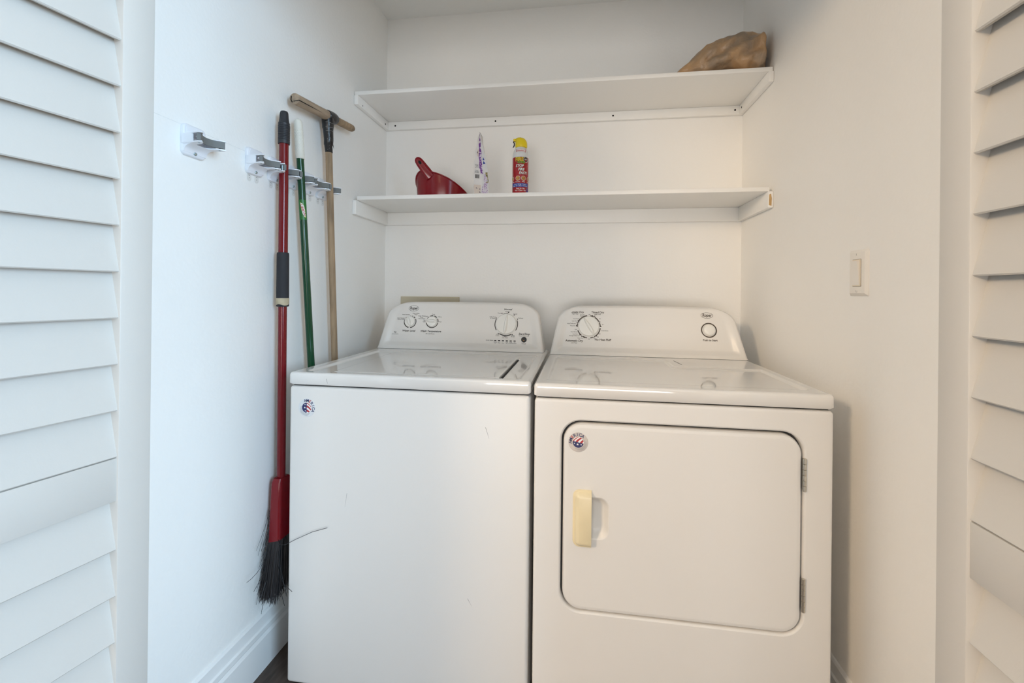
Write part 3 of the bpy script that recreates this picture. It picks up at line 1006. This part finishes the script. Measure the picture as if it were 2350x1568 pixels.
lathe(lathe_b, [(0.0150, 1.100), (0.0180, 1.101), (0.0183, 1.106), (0.0178, 1.19), (0.0176, 1.262), (0.0166, 1.2675), (0.0140, 1.268)], lambda p, q, h: (PX + p, ry(h) + q, h), 28)
lathe_b.build('foam_sleeve', 'black_foam', broom, o)
t_ = MB()
lathe(t_, [(0.0183, 1.106), (0.0188, 1.107), (0.0188, 1.1265), (0.0181, 1.127)], lambda p, q, h: (PX + p, ry(h) + q, h + (0.002 * math.sin(3 * math.atan2(q, p)) if h < 1.11 else 0)), 28)
t_.build('tape_band', 'beige_tape', broom, o)
cap = MB()
loops = []
for z, x0, x1, y0, y1 in ((0.572, 0.022, 0.050, -0.842, -0.800), (0.560, 0.018, 0.052, -0.846, -0.780), (0.50, 0.016, 0.053, -0.848, -0.760), (0.42, 0.014, 0.054, -0.850, -0.700), (0.386, 0.013, 0.055, -0.852, -0.680)):
    loops.append([(a, b_, z + (0.006 * (a - 0.04) / 0.026 if z < 0.39 else 0)) for a, b_ in rr(x0, x1, y0, y1, 0.009, 4)])
cap.loops(list(reversed(loops)))
cap.build('bristle_cap', 'red_plastic', broom, o, angle=40)
hs = MB()


def hair(p0, p1, bend, r=0.00055, n=4):
    p0, p1 = Vector(p0), Vector(p1)
    pts = []
    for k in range(n + 1):
        t = k / n
        pts.append(p0.lerp(p1, t) + Vector(bend) * (4 * t * (1 - t)))
    hs.tube(pts, [r] * n + [r * 0.8], 3, False)


rnd = random.Random(3)
for k in range(1500):
    fy = rnd.random() ** 1.4
    x, y = rnd.uniform(0.016, 0.053), lerp(-0.849, -0.685, fy)
    fl = (x - 0.036)
    zt = 0.205 + 0.028 * fy + rnd.uniform(0, 0.02) + (rnd.random() ** 3) * 0.04
    ex, ey = x + fl * 0.35 + rnd.gauss(0, 0.0035), y - 0.026 * (1 - fy * 1.2) + rnd.gauss(0, 0.004)
    hair((x, y, 0.392), (max(0.004, ex), ey, zt), (rnd.gauss(0, 0.002), rnd.gauss(0, 0.002), 0), 0.0006)
for k in range(46):                                   # splayed tufts on the wall side
    x, y = rnd.uniform(0.010, 0.020), rnd.uniform(-0.846, -0.80)
    z0 = rnd.uniform(0.40, 0.49)
    hair((x, y, z0), (rnd.uniform(0.008, 0.020), y - rnd.uniform(0.028, 0.060) * (0.5 + 0.5 * (z0 - .38) / .1), z0 - rnd.uniform(0.10, 0.145)), (0, 0.004, 0))
for p0, p1, bd_ in (((0.02, -0.86, 0.36), (0.03, -0.956, 0.326), (0, 0.012, -0.014)), ((0.02, -0.87, 0.31), (0.028, -0.925, 0.280), (0, 0, -0.003)),
                    ((0.02, -0.875, 0.30), (0.03, -0.912, 0.262), (0, 0, 0.002)), ((0.03, -0.875, 0.28), (0.03, -0.905, 0.232), (0, 0, 0)),
                    ((0.03, -0.878, 0.26), (0.03, -0.895, 0.195), (0, 0, 0)), ((0.02, -0.865, 0.36), (0.024, -0.908, 0.268), (0, 0, 0))):
    hair(p0, p1, bd_, 0.0007, 6)
for pts in ([(0.058, -0.860, 0.398), (0.085, -0.893, 0.404), (0.113, -0.9085, 0.414), (0.150, -0.913, 0.436), (0.200, -0.912, 0.461), (0.246, -0.9105, 0.4765)],
            [(0.058, -0.860, 0.362), (0.085, -0.890, 0.345), (0.108, -0.909, 0.315), (0.124, -0.912, 0.268)],
            [(0.058, -0.860, 0.318), (0.088, -0.892, 0.312), (0.112, -0.9095, 0.301), (0.140, -0.912, 0.284)],
            [(0.058, -0.860, 0.290), (0.088, -0.892, 0.272), (0.116, -0.911, 0.240)]):
    hs.tube(pts, 0.0007, 4)
tag(hs.build('bristles', 'bristle', broom, o, recalc=False), 'black splayed bristles', kind='stuff')

# ------------------------------------------------------------------ green mop
o = (PX, -0.572, 0.03)
mop = thing('mop', o, 'mop with a green metal pole and cream dimpled grip', 'mop')
gy = lambda z: -0.7568 + (1.706 - z) * 0.1085
MB().tube([(PX, gy(0.03), 0.03), (PX, gy(1.600), 1.600)], 0.0116, 24).build('pole', 'green_enamel', mop, o)
g = MB()
lathe(g, [(0.0128, 1.582), (0.0140, 1.583), (0.0136, 1.62), (0.0133, 1.690), (0.0122, 1.700), (0.0090, 1.706), (0.003, 1.709)], lambda p, q, h: (PX + p, gy(h) + q, h), 28)
grip = g.build('grip', 'cream_grip', mop, o, angle=60)
d = MB()
for i in range(17):
    for k in range(14):
        a = 2 * PI * (k + 0.5 * (i % 2)) / 14
        zz = 1.594 + i * 0.0050
        c = Vector((PX + 0.0136 * math.cos(a), gy(zz) + 0.0136 * math.sin(a), zz))
        n = Vector((math.cos(a), math.sin(a), 0))
        t1, t2 = Vector((-n.y, n.x, 0)), Vector((0, 0, 1))
        d.loops([[c + n * h + (t1 * math.cos(2 * PI * q / 6) + t2 * math.sin(2 * PI * q / 6)) * r for q in range(6)] for r, h in ((0.0017, -0.0005), (0.0012, 0.0005), (0.0005, 0.0009))], False, True)
tag(d.build('grip_dimples', 'cream_grip', grip, o, angle=60), kind='stuff')
lb = MB()
cyl = lambda r: (lambda x, z: (PX + r * math.sin(0.62 + x / r), gy(z) - r * math.cos(0.62 + x / r), z))
cm = cyl(0.0119)
zz = [1.385 + 0.0065 * k for k in range(11)]
lb.add([cm(0.0119 * (a - 8) / 8 * 1.9, z) for z in zz for a in range(17)], [(j * 17 + i, j * 17 + i + 1, (j + 1) * 17 + i + 1, (j + 1) * 17 + i) for j in range(10) for i in range(16)], 0)
cm2 = cyl(0.0122)


def leaf(sx, sz, dx, mi, c):
    pts = [(-0.9, 1.0), (-0.1, 0.86), (0.45, 0.55), (0.8, 0.0), (0.95, -0.6), (0.9, -1.0), (0.3, -0.85), (-0.2, -0.5), (-0.6, 0.05), (-0.85, 0.6)]
    v = [c(dx + a * sx, 1.4165 + b_ * sz) for a, b_ in pts]
    lb.add(v + [c(dx, 1.4165)], [(i, (i + 1) % 10, 10) for i in range(10)], mi)


leaf(0.0082, 0.0250, 0.0, 1, cm2)
leaf(0.0072, 0.0228, 0.0, 2, cyl(0.0124))
put_text(lb, 'LIBMAN', 0.0002, 1.4165, 0.0105, cyl(0.0127), bold=0.02, rot=-1.30, mi=3)
lb.build('label_sticker', ['label_green', 'label_yellow', 'label_white', 'label_red'], mop, o, recalc=False)['label'] = 'bright green label with a red and white logo'

# ------------------------------------------------------------------ wooden tool with a taped cross handle
o = (PX, -0.52, 0.03)
wood = thing('wooden_tool', o, 'old wooden pole with a taped cross handle, nearest the shelves', 'tool')
wy = lambda z: -0.5643 + (1.5307 - z) * 0.0722
MB().tube([(PX, wy(z), z) for z in (0.03, 0.5, 1.0, 1.4, 1.66, 1.72)], [0.0116, 0.0116, 0.0116, 0.0118, 0.0122, 0.0122], 20).build('pole', 'old_wood', wood, o)
A, Bp = Vector((PX + 0.002, -0.7800, 1.7650)), Vector((PX, -0.3960, 1.8045))
dv = (Bp - A)
mid = 0.50
cr = MB()
cr.tube([A, A + dv * 0.004, A + dv * 0.30, A + dv * 0.50, A + dv * 0.56], [0.0155, 0.0175, 0.0172, 0.0178, 0.017], 24)
cr.build('cross_handle', 'old_wood_grey', wood, o)
cr = MB()
cr.tube([A + dv * 0.52, A + dv * 0.93, A + dv * 0.965, A + dv * 0.99, Bp], [0.0138, 0.0142, 0.0132, 0.0095, 0.003], 20)
cr.build('cross_handle', 'old_wood', wood, o)
ck = MB()
ck.tube([A + Vector((0.0170, -0.0005, -0.0060)), A + dv * 0.16 + Vector((0.0165, 0, -0.0065)), A + dv * 0.34 + Vector((0.0163, 0, -0.0070))], [0.0014, 0.0010, 0.0002], 6)
ck.tube([A + Vector((-0.002, -0.0004, -0.008)), A + Vector((0.0172, -0.0004, -0.0060))], 0.0010, 6)
ck.tube([A + Vector((-0.0095, -0.0004, 0.009)), A + Vector((-0.0115, -0.0004, -0.002)), A + Vector((-0.007, -0.0004, -0.011))], 0.0016, 6)
ck.build('crack', 'hole_black', wood, o)
tp = MB()
J = A + dv * 0.555
tz = lambda p, q, h: (PX + p + 0.0012 * math.sin(h * 190), wy(h) + q, h)
lathe(tp, [(0.0122, 1.6545), (0.0132, 1.656), (0.0140, 1.68), (0.0158, 1.683), (0.0166, 1.70), (0.0172, 1.72), (0.0180, 1.738), (0.0195, 1.742), (0.0205, 1.752), (0.0215, 1.770), (0.0205, 1.782), (0.0150, 1.790)], tz, 22)
tp.tube([A + dv * 0.478, A + dv * 0.485, A + dv * 0.54, A + dv * 0.60, A + dv * 0.635, A + dv * 0.64], [0.0172, 0.0200, 0.0218, 0.0212, 0.0182, 0.0145], 24)
tp.add([(PX + 0.012, wy(1.683) + 0.010, 1.690), (PX + 0.010, wy(1.683) + 0.0195, 1.672), (PX + 0.009, wy(1.683) + 0.012, 1.683)], [(0, 1, 2)])
tape = tp.build('tape_wrap', 'black_tape', wood, o, angle=40)
sc = MB()
for k in range(7):
    h = (1.757, 1.751, 1.741, 1.7365, 1.729, 1.700, 1.668)[k]
    pts = []
    for i in range(7):
        a = math.radians(-100 + rnd.uniform(0, 20) + i * 16)
        r = 0.0212 if h > 1.742 else 0.0201 if h > 1.73 else 0.0187
        r = r if h > 1.71 else (0.0178 if h > 1.69 else 0.0148)
        pts.append((PX + r * math.cos(a), wy(h) + r * math.sin(a), h + 0.0012 * math.sin(i + k)))
    if k in (0, 2, 4):
        sc.tube(pts, 0.00035, 4)
for k in range(26):
    h = rnd.uniform(1.66, 1.76)
    r = (0.0212 if h > 1.742 else 0.0190 if h > 1.72 else 0.0178 if h > 1.69 else 0.0150)
    a = math.radians(rnd.gauss(-52, 9))
    c = Vector((PX + r * math.cos(a), wy(h) + r * math.sin(a), h))
    sc.tube([c, c + Vector((rnd.uniform(-.001, .001), rnd.uniform(-.001, .001), rnd.uniform(-0.004, 0.004)))], 0.00032, 4)
sc.build('tape_scuffs', 'tape_scuff', tape, o)

# ------------------------------------------------------------------ light switch and outlet cover
o = (CW, -0.852, 1.211)
sw = thing('light_switch', o, 'white rocker light switch on the right wall', 'light switch')
rw = lambda a, b, d: (CW - d, -a, b)        # a runs towards the camera
b = MB()
plate(b, 0.8140, 0.8890, 1.1525, 1.2685, 0.0025, [(0, 0.0), (0, 0.0018), (0.0065, 0.0068), (0.0078, 0.0072)], rw, 3)
b.build('cover_plate', 'switch_white', sw, o, angle=15)
b = MB()
plate(b, 0.8342, 0.8693, 1.1762, 1.2448, 0.0012, [(0, 0.0060), (0, 0.0076)], rw, 2)
b.build('rocker_gap', 'caulk', sw, o)
b = MB()
plate(b, 0.8350, 0.8685, 1.1770, 1.2440, 0.0012, [(0, 0.0060), (0, 0.0086), (0.0006, 0.0090)], rw, 2)
b.build('rocker_frame', 'light_switch_edge', sw, o, angle=15)
b = MB()
sec = [(0.0070, 1.1795), (0.0098, 1.1798), (0.0108, 1.2105), (0.0150, 1.2400), (0.0070, 1.2412)]
b.loops([[(CW - d, -a, z) for d, z in sec] for a in (0.8372, 0.8640)])
b.build('rocker', 'switch_white', sw, o, angle=15)
for z in (1.1645, 1.2565):
    b = MB()
    lathe(b, [(0.0030, 0.0066), (0.0030, 0.0080), (0.0020, 0.0086)], lambda p, q, h: (CW - h, -0.8515 + p, z + q), 12)
    b.build('screw', 'switch_white', sw, o)
    b = MB()
    b.box((CW - 0.0089, -0.8519, z - 0.0024), (CW - 0.0084, -0.8511, z + 0.0024))
    b.build('screw_slot', 'print_grey', sw, o)

b = MB()
plate(b, 0.0860, 0.3790, 0.9300, 1.1265, 0.003, [(0, 0.0), (0, 0.008), (0.003, 0.0105)], lambda a, c, d: (a, -d, c), 3)
tag(b.build('outlet_cover', 'outlet_ivory', None, angle=20), 'ivory plastic utility cover on the back wall, half hidden behind the washer', 'wall cover')

# ------------------------------------------------------------------ dustpan
ZS = 1.5486
o = (0.36, -0.24, ZS)
pan = thing('dustpan', o, 'red plastic dustpan with a raised handle on the lower shelf', 'dustpan')
# plan of the curved wall, from the left rear round the near side to the right front lip, with wall heights
ctrl = [(0.268, -0.120, 0.016), (0.250, -0.165, 0.034), (0.2425, -0.205, 0.056), (0.2450, -0.235, 0.077), (0.258, -0.262, 0.098), (0.282, -0.281, 0.1120), (0.312, -0.291, 0.1090),
        (0.345, -0.294, 0.1010), (0.380, -0.290, 0.0885), (0.410, -0.279, 0.0730), (0.436, -0.261, 0.0540), (0.456, -0.236, 0.0350), (0.470, -0.205, 0.0180), (0.484, -0.165, 0.010), (0.486, -0.120, 0.0040)]


def spline(ct, n):
    out = []
    for i in range(len(ct) - 1):
        p = [Vector(ct[max(0, min(len(ct) - 1, i + k))]) for k in (-1, 0, 1, 2)]
        for j in range(n):
            t = j / n
            out.append(0.5 * ((2 * p[1]) + (p[2] - p[0]) * t + (2 * p[0] - 5 * p[1] + 4 * p[2] - p[3]) * t * t + (-p[0] + 3 * p[1] - 3 * p[2] + p[3]) * t ** 3))
    return out + [Vector(ct[-1])]


cp = spline(ctrl, 5)
cc = Vector((0.365, -0.17))
body = MB()
N = len(cp)


def ring(scale, zf, ins):
    lp = []
    for p in cp:
        q = Vector((p.x, p.y))
        d = (q - cc).normalized()
        q = cc + (q - cc) * scale + d * ins
        lp.append((q.x, q.y, ZS + zf(p.z)))
    return lp


loops = [ring(0.955, lambda h: 0.0005, 0), ring(0.965, lambda h: 0.006, 0), ring(1.0, lambda h: max(0.004, h - 0.006), 0), ring(1.0, lambda h: max(0.005, h - 0.004), 0.004), ring(1.0, lambda h: max(0.007, h), 0.0045),
         ring(1.0, lambda h: max(0.007, h), -0.002), ring(0.955, lambda h: 0.0065, 0), ]
body.loops(loops, False, False, closed=False)
n0 = len(body.v)
body.add(loops[0], [tuple(range(N))])
body.add(loops[-1], [tuple(range(N))])
body.build('pan', 'red_plastic', pan, o, angle=45)
hd = MB()
P0, P1 = Vector((0.323, -0.290, ZS + 0.088)), Vector((0.279, -0.308, ZS + 0.148))
ax = (P1 - P0).normalized()
sd = Vector((0, -1, 0.25)).cross(ax).normalized()
nn = ax.cross(sd).normalized()
loops = []
for t, w, h in ((-0.12, 0.020, 0.010), (0.0, 0.0205, 0.0105), (0.3, 0.0195, 0.0100), (0.6, 0.0185, 0.0090), (0.85, 0.0175, 0.0080), (1.0, 0.0155, 0.0075), (1.10, 0.0115, 0.0065), (1.16, 0.005, 0.004)):
    c = P0 + (P1 - P0) * t
    loops.append([c + sd * (w * math.copysign(abs(math.cos(q)) ** 0.75, math.cos(q))) + nn * (h * math.copysign(abs(math.sin(q)) ** 0.75, math.sin(q))) for q in [2 * PI * k / 24 for k in range(24)]])
hd.loops(loops)
hd.build('handle', 'red_plastic', pan, o, angle=45)
hl = MB()
c = P0 + (P1 - P0) * 0.84
fs = 1 if nn.y < 0 else -1
hl.loops([[c + nn * fs * hh + ax * (0.0085 * math.cos(q)) + sd * (0.0055 * math.sin(q)) for q in [2 * PI * k / 16 for k in range(16)]] for hh in (0.006, 0.0088)])
hl.build('hanging_hole', 'hole_black', pan, o)

# ------------------------------------------------------------------ pouch
o = (0.545, -0.22, ZS)
pouch = thing('plastic_pouch', o, 'white and purple plastic pouch standing edge-on between the dustpan and the spray can', 'pouch')
pv, pf = [], []
NZp, NYp = 30, 10
HP = 0.2585
xl = [(0.0, 0.5135), (0.06, 0.5130), (0.12, 0.5140), (0.17, 0.5180), (0.21, 0.5250), (0.245, 0.5325), (HP, 0.5345)]
xr = [(0.0, 0.5760), (0.06, 0.5760), (0.10, 0.5720), (0.15, 0.5620), (0.20, 0.5510), (0.235, 0.5410), (HP, 0.5365)]


def interp(tb, z):
    for (a, x), (b_, y) in zip(tb, tb[1:]):
        if z <= b_:
            return x + (y - x) * (z - a) / (b_ - a)
    return tb[-1][1]


def pouch_pt(u, z, d=0.0):
    """u in 0..1 across the near gusset (0 left edge, 1 right edge)"""
    a, b_ = interp(xl, z), interp(xr, z)
    fold = 0.012 * (1 - abs(2 * u - 1)) * (1 - z / HP * 0.7)
    wob = 0.0012 * math.sin(z * 130 + u * 7)
    return (a + (b_ - a) * u + wob * 0.6, -0.295 + fold - d + wob, ZS + 0.0005 + z)


NU = 12
zs = [HP * k / NZp for k in range(NZp + 1)]
for z in zs:
    row = [pouch_pt(k / NU, z) for k in range(NU + 1)]
    a, b_ = row[0], row[-1]
    back = [(b_[0] - 0.003, -0.28, b_[2]), (lerp(b_[0], a[0], 0.25), -0.235, b_[2]), ((a[0] + b_[0]) / 2, -0.228, b_[2]), (lerp(a[0], b_[0], 0.2), -0.235, a[2]), (a[0] + 0.001, -0.275, a[2])]
    pv.append(row + back)
pb = MB().loops(pv)
pb.build('film', 'pouch_film', pouch, o, angle=40)


def patch(name, u0, u1, z0, z1, m, n=8):
    mb = MB()
    g = [pouch_pt(u0 + (u1 - u0) * i / 4, z0 + (z1 - z0) * j / n, 0.0006) for j in range(n + 1) for i in range(5)]
    mb.add(g, [(j * 5 + i, j * 5 + i + 1, (j + 1) * 5 + i + 1, (j + 1) * 5 + i) for j in range(n) for i in range(4)])
    return mb.build(name, m, pouch, o, recalc=False)


patch('purple_band', 0.36, 0.64, 0.168, 0.250, 'pouch_purple', 12)
patch('purple_band', 0.38, 0.60, 0.110, 0.168, 'pouch_purple', 10)
patch('purple_band', 0.44, 0.64, 0.088, 0.110, 'pouch_purple', 6)
patch('lilac_print', 0.52, 0.66, 0.002, 0.038, 'pouch_lilac')
patch('lilac_print', 0.66, 0.92, 0.002, 0.085, 'pouch_lilac')
patch('printed_text', 0.06, 0.33, 0.112, 0.128, 'pouch_text')
patch('printed_text', 0.06, 0.36, 0.092, 0.105, 'pouch_text')
patch('printed_text', 0.20, 0.36, 0.160, 0.188, 'pouch_photo')
patch('picture', 0.03, 0.44, 0.002, 0.044, 'pouch_photo')
patch('picture', 0.82, 0.97, 0.050, 0.092, 'pouch_food')
bc = MB()
for k in range(15):
    u = 0.10 + 0.27 * k / 15
    w = 0.27 / 15 * rnd.uniform(0.3, 0.8)
    q = [pouch_pt(u, 0.070, 0.0006), pouch_pt(u + w, 0.070, 0.0006), pouch_pt(u + w, 0.086, 0.0006), pouch_pt(u, 0.086, 0.0006)]
    bc.add(q, [(0, 1, 2, 3)])
bc.build('barcode', 'print_dark', pouch, o, recalc=False)
bl = MB()
for z0, z1, u0, u1 in ((0.143, 0.156, 0.72, 0.88), (0.128, 0.140, 0.70, 0.92)):
    bl.add([pouch_pt(u0, z0, 0.0006), pouch_pt(u1, z0, 0.0006), pouch_pt((u0 + u1) / 2 - 0.03, z1, 0.0006)], [(0, 1, 2)])
bl.build('blue_print', 'print_blue', pouch, o, recalc=False)

# ------------------------------------------------------------------ fire extinguisher spray can
CX, CY, CR = 0.7005, -0.250, 0.0330
o = (CX, CY, ZS)
can = thing('spray_can', o, 'red fire extinguishing spray can with a yellow trigger cap', 'spray can')
cz = lambda p, q, h: (CX + p, CY + q, ZS + h)
b = MB()
lathe(b, [(0.0300, 0.0), (0.0325, 0.002), (CR, 0.006), (CR, 0.0900), (CR, 0.1560)], cz, 48, 0, True, False)
lathe(b, [(CR, 0.1560), (CR, 0.160), (0.0318, 0.172), (0.0290, 0.184), (0.0250, 0.194), (0.0215, 0.1995), (0.0200, 0.2010), (0.0195, 0.206)], cz, 48, 1, False, True)
b.build('body', ['can_red', 'can_white'], can, o, angle=40)
lip = MB()
fwd = Vector((-1, -0.15, 0)).normalized()
loops = []
for h, rx, sh in ((0.2010, 0.0225, 0.001), (0.2035, 0.0245, 0.001), (0.2080, 0.0250, 0.001), (0.2200, 0.0250, 0.0005), (0.2290, 0.0235, -0.001), (0.2360, 0.0205, -0.003), (0.2400, 0.0170, -0.005), (0.2425, 0.0110, -0.007), (0.2432, 0.004, -0.008)):
    lp = []
    for k in range(32):
        a = 2 * PI * k / 32
        x = rx * math.cos(a) + sh
        y = rx * 0.92 * math.sin(a)
        if math.cos(a) < -0.3:
            x = max(x, -0.0235 + (0.0 if h < 0.225 else -0.004))
        lp.append((CX + 0.0015 + x, CY + y, ZS + h))
    loops.append(lp)
lip.loops(loops)
lip.rbox((CX - 0.0300, CY - 0.009, ZS + 0.2285), (CX - 0.012, CY + 0.009, ZS + 0.2385), 0.002, 2)
lip.build('cap', 'can_yellow', can, o, angle=40)
tr = MB()
pth = [(-0.022, 0.2300), (-0.0295, 0.2295), (-0.0305, 0.2260), (-0.0270, 0.2225), (-0.0265, 0.2150), (-0.0290, 0.2075), (-0.0325, 0.2040)]
tr.tube([(CX + a, CY - 0.001, ZS + h) for a, h in pth], [0.0022, 0.0022, 0.0022, 0.0024, 0.0026, 0.0022, 0.0014], 8)
tr.build('trigger', 'black_gloss', can, o)
MB().rbox((CX - 0.010, CY - 0.006, ZS + 0.2415), (CX + 0.002, CY + 0.006, ZS + 0.2440), 0.0008, 2).build('cap_button', 'black_rubber', can, o)
PH = math.radians(9)


def cm(r):
    return lambda x, z: (CX + r * math.sin(PH + x / CR), CY - r * math.cos(PH + x / CR), ZS + z)


def cyl_patch(mb, poly, r, mi, n=10):
    """polygon given as (x, zlow, zhigh) columns"""
    f = cm(r)
    v = []
    for x, a, c in poly:
        v += [f(x, a), f(x, c)]
    mb.add(v, [(2 * k, 2 * k + 2, 2 * k + 3, 2 * k + 1) for k in range(len(poly) - 1)], mi)


def cols(x0, x1, a, c, n=12):
    return [(x0 + (x1 - x0) * k / n, a, c) for k in range(n + 1)]


pr = MB()
ml = ['print_white', 'print_yellow', 'print_green', 'print_blue', 'print_orange', 'print_food', 'print_dark', 'can_red', 'print_red', 'can_white']
# white flames above the red field
for x0, w, h in ((-0.040, 0.010, 0.018), (-0.024, 0.012, 0.026), (-0.008, 0.010, 0.020), (0.008, 0.012, 0.024), (0.028, 0.012, 0.020)):
    pr.add([cm(CR + 0.0003)(x0 - w, 0.1545), cm(CR + 0.0003)(x0 + w, 0.1545), cm(CR - 0.0006)(x0 + 0.003, 0.1545 + h * 0.5), cm(CR - 0.0020)(x0 + 0.001, 0.1545 + h * 0.62)], [(0, 1, 2, 3)], 4)
cyl_patch(pr, cols(-0.020, 0.024, 0.1765, 0.1880), 0.0312, 8)
for k, (z0, z1) in enumerate(((0.1825, 0.1865), (0.1775, 0.1805))):
    cyl_patch(pr, cols(-0.017, 0.021, z0, z1), 0.0316, 0)
# gauge-like round emblem at the right
f = cm(CR + 0.0006)
disc(pr, 0.0225, 0.1460, 0.0120, lambda a, c: cm(CR + 0.0004)(a, c), 24, 0)
disc(pr, 0.0225, 0.1460, 0.0105, lambda a, c: cm(CR + 0.0007)(a, c), 24, 6)
put_text(pr, 'NEW', 0.0220, 0.1460, 0.0065, cm(CR + 0.0010), bold=0.01, mi=0)
put_text(pr, 'FIRE', -0.0055, 0.1450, 0.0235, cm(CR + 0.0012), bold=0.045, xs=0.80, mi=6)
put_text(pr, 'FIRE', -0.0055, 0.1452, 0.0230, cm(CR + 0.0015), bold=0.02, xs=0.80, mi=1)
put_text(pr, 'GONE', 0.0010, 0.1330, 0.0125, cm(CR + 0.0014), bold=0.03, shear=0.2, xs=0.85, mi=2)
for s, x, z in (('STOP', -0.0045, 0.1190), ('FIRE', 0.0020, 0.1045), ('FAST!', 0.0095, 0.0900)):
    put_text(pr, s, x + 0.0006, z - 0.0007, 0.0158, cm(CR + 0.0008), bold=0.05, shear=0.22, xs=0.86, mi=6)
    put_text(pr, s, x, z, 0.0155, cm(CR + 0.0012), bold=0.025, shear=0.22, xs=0.86, mi=0)
for x in (-0.040, -0.0115, 0.0125, 0.0400):
    disc(pr, x, 0.0690, 0.0100, cm(CR + 0.0004), 20, 0)
    disc(pr, x, 0.0690, 0.0088, cm(CR + 0.0007), 20, 5)
for s, x in (('Home', -0.036), ('Kitchen', -0.0115), ('BBQ', 0.0125), ('Auto', 0.037)):
    put_text(pr, s, x, 0.0545, 0.0064, cm(CR + 0.0006), bold=0.01, mi=0)
cyl_patch(pr, cols(-0.040, 0.036, 0.0335, 0.0490, 24), CR + 0.0004, 3)
put_text(pr, 'Home • Garage • Fireplace', -0.001, 0.0445, 0.0062, cm(CR + 0.0007), xs=0.8, bold=0.008, mi=0)
put_text(pr, 'Boat • RV • Office • Workshop', -0.001, 0.0378, 0.0062, cm(CR + 0.0007), xs=0.8, bold=0.008, mi=0)
put_text(pr, 'Easy to Use', 0.000, 0.0270, 0.0075, cm(CR + 0.0007), bold=0.012, mi=0)
put_text(pr, 'Fast • Clean • Safe', 0.000, 0.0190, 0.0075, cm(CR + 0.0007), bold=0.012, xs=0.85, mi=0)
disc(pr, 0.0320, 0.0220, 0.0080, cm(CR + 0.0005), 16, 3)
pr.build('printed_label', ml, can, o, recalc=False)

# ------------------------------------------------------------------ brown plastic bag on the upper shelf
ZU = 1.9917
o = (1.48, -0.20, ZU)
hp = [(0.00, 0.006), (0.05, 0.030), (0.13, 0.052), (0.19, 0.070), (0.28, 0.100), (0.36, 0.122), (0.45, 0.136), (0.57, 0.148), (0.70, 0.158), (0.84, 0.160), (0.93, 0.155), (0.97, 0.140), (1.0, 0.100)]
NXb, NA = 110, 84
X0b, X1b = 1.292, 1.634
loops = []
for i in range(NXb + 1):
    t = i / NXb
    h = interp(hp, t)
    x = X0b + (X1b - X0b) * t
    dd = 0.05 + 0.075 * min(1, t / 0.45)
    if t > 0.95:
        dd *= 1 - 0.35 * (t - 0.95) / 0.05
    lp = []
    for k in range(NA):
        a = 2 * PI * k / NA
        ca, sa = math.cos(a), math.sin(a)
        y = -0.205 + dd * math.copysign(abs(ca) ** 0.7, ca)
        z = h * 0.5 + h * 0.5 * math.copysign(abs(sa) ** 0.75, sa)
        p = Vector((x, y, z))
        q = Vector((x * 9 + 2, y * 9 - x * 5, z * 13 - x * 4))
        rdg = 1 - abs(noise.noise(q)) * 2
        rdg2 = 1 - abs(noise.noise(q * 2.3 + Vector((5, 1, 2)))) * 2
        amp = 0.011 * (rdg - 0.6) + 0.005 * (rdg2 - 0.6)
        nrm = Vector((0.0, ca, sa))
        if ca < 0.2:                                   # long folds running up the near side
            for (fx0, fz0, fx1, fz1, fh) in ((1.37, 0.0, 1.44, 0.125, 0.007), (1.40, 0.01, 1.61, 0.115, 0.012), (1.47, 0.0, 1.50, 0.15, 0.006), (1.595, 0.0, 1.622, 0.15, 0.009), (1.43, 0.08, 1.56, 0.15, 0.006)):
                ex, ez = fx1 - fx0, fz1 - fz0
                tt = max(0, min(1, ((x - fx0) * ex + (z - fz0) * ez) / (ex * ex + ez * ez)))
                dist = math.hypot(x - fx0 - ex * tt, z - fz0 - ez * tt)
                amp += (fh * max(0, 1 - dist / 0.018) - 0.4 * fh * max(0, 1 - abs(dist - 0.026) / 0.014)) * (1 - sstep(0.60, 0.95, z / h))
        if z > 0.004:
            p += nrm * (amp if sa < 0.75 else amp * 0.45) * min(1, h / 0.05)
            p.x += 0.006 * noise.noise(q * 1.7) * min(1, 4 * t) * (1 if t < 0.93 else 0)
        p.z = min(max(p.z, 0.0008), h + 0.002)
        p.x = min(p.x, 1.636)
        lp.append((p.x, p.y, ZU + p.z))
    loops.append(lp)
bag = MB().loops(loops)
bg_ = bag.build('plastic_bag', 'bag_brown', None, angle=60)
tag(bg_, 'crumpled brown plastic bag on the upper shelf', 'bag')

for ob in COL.objects:
    if ob.type == 'MESH':
        ob.data.validate()
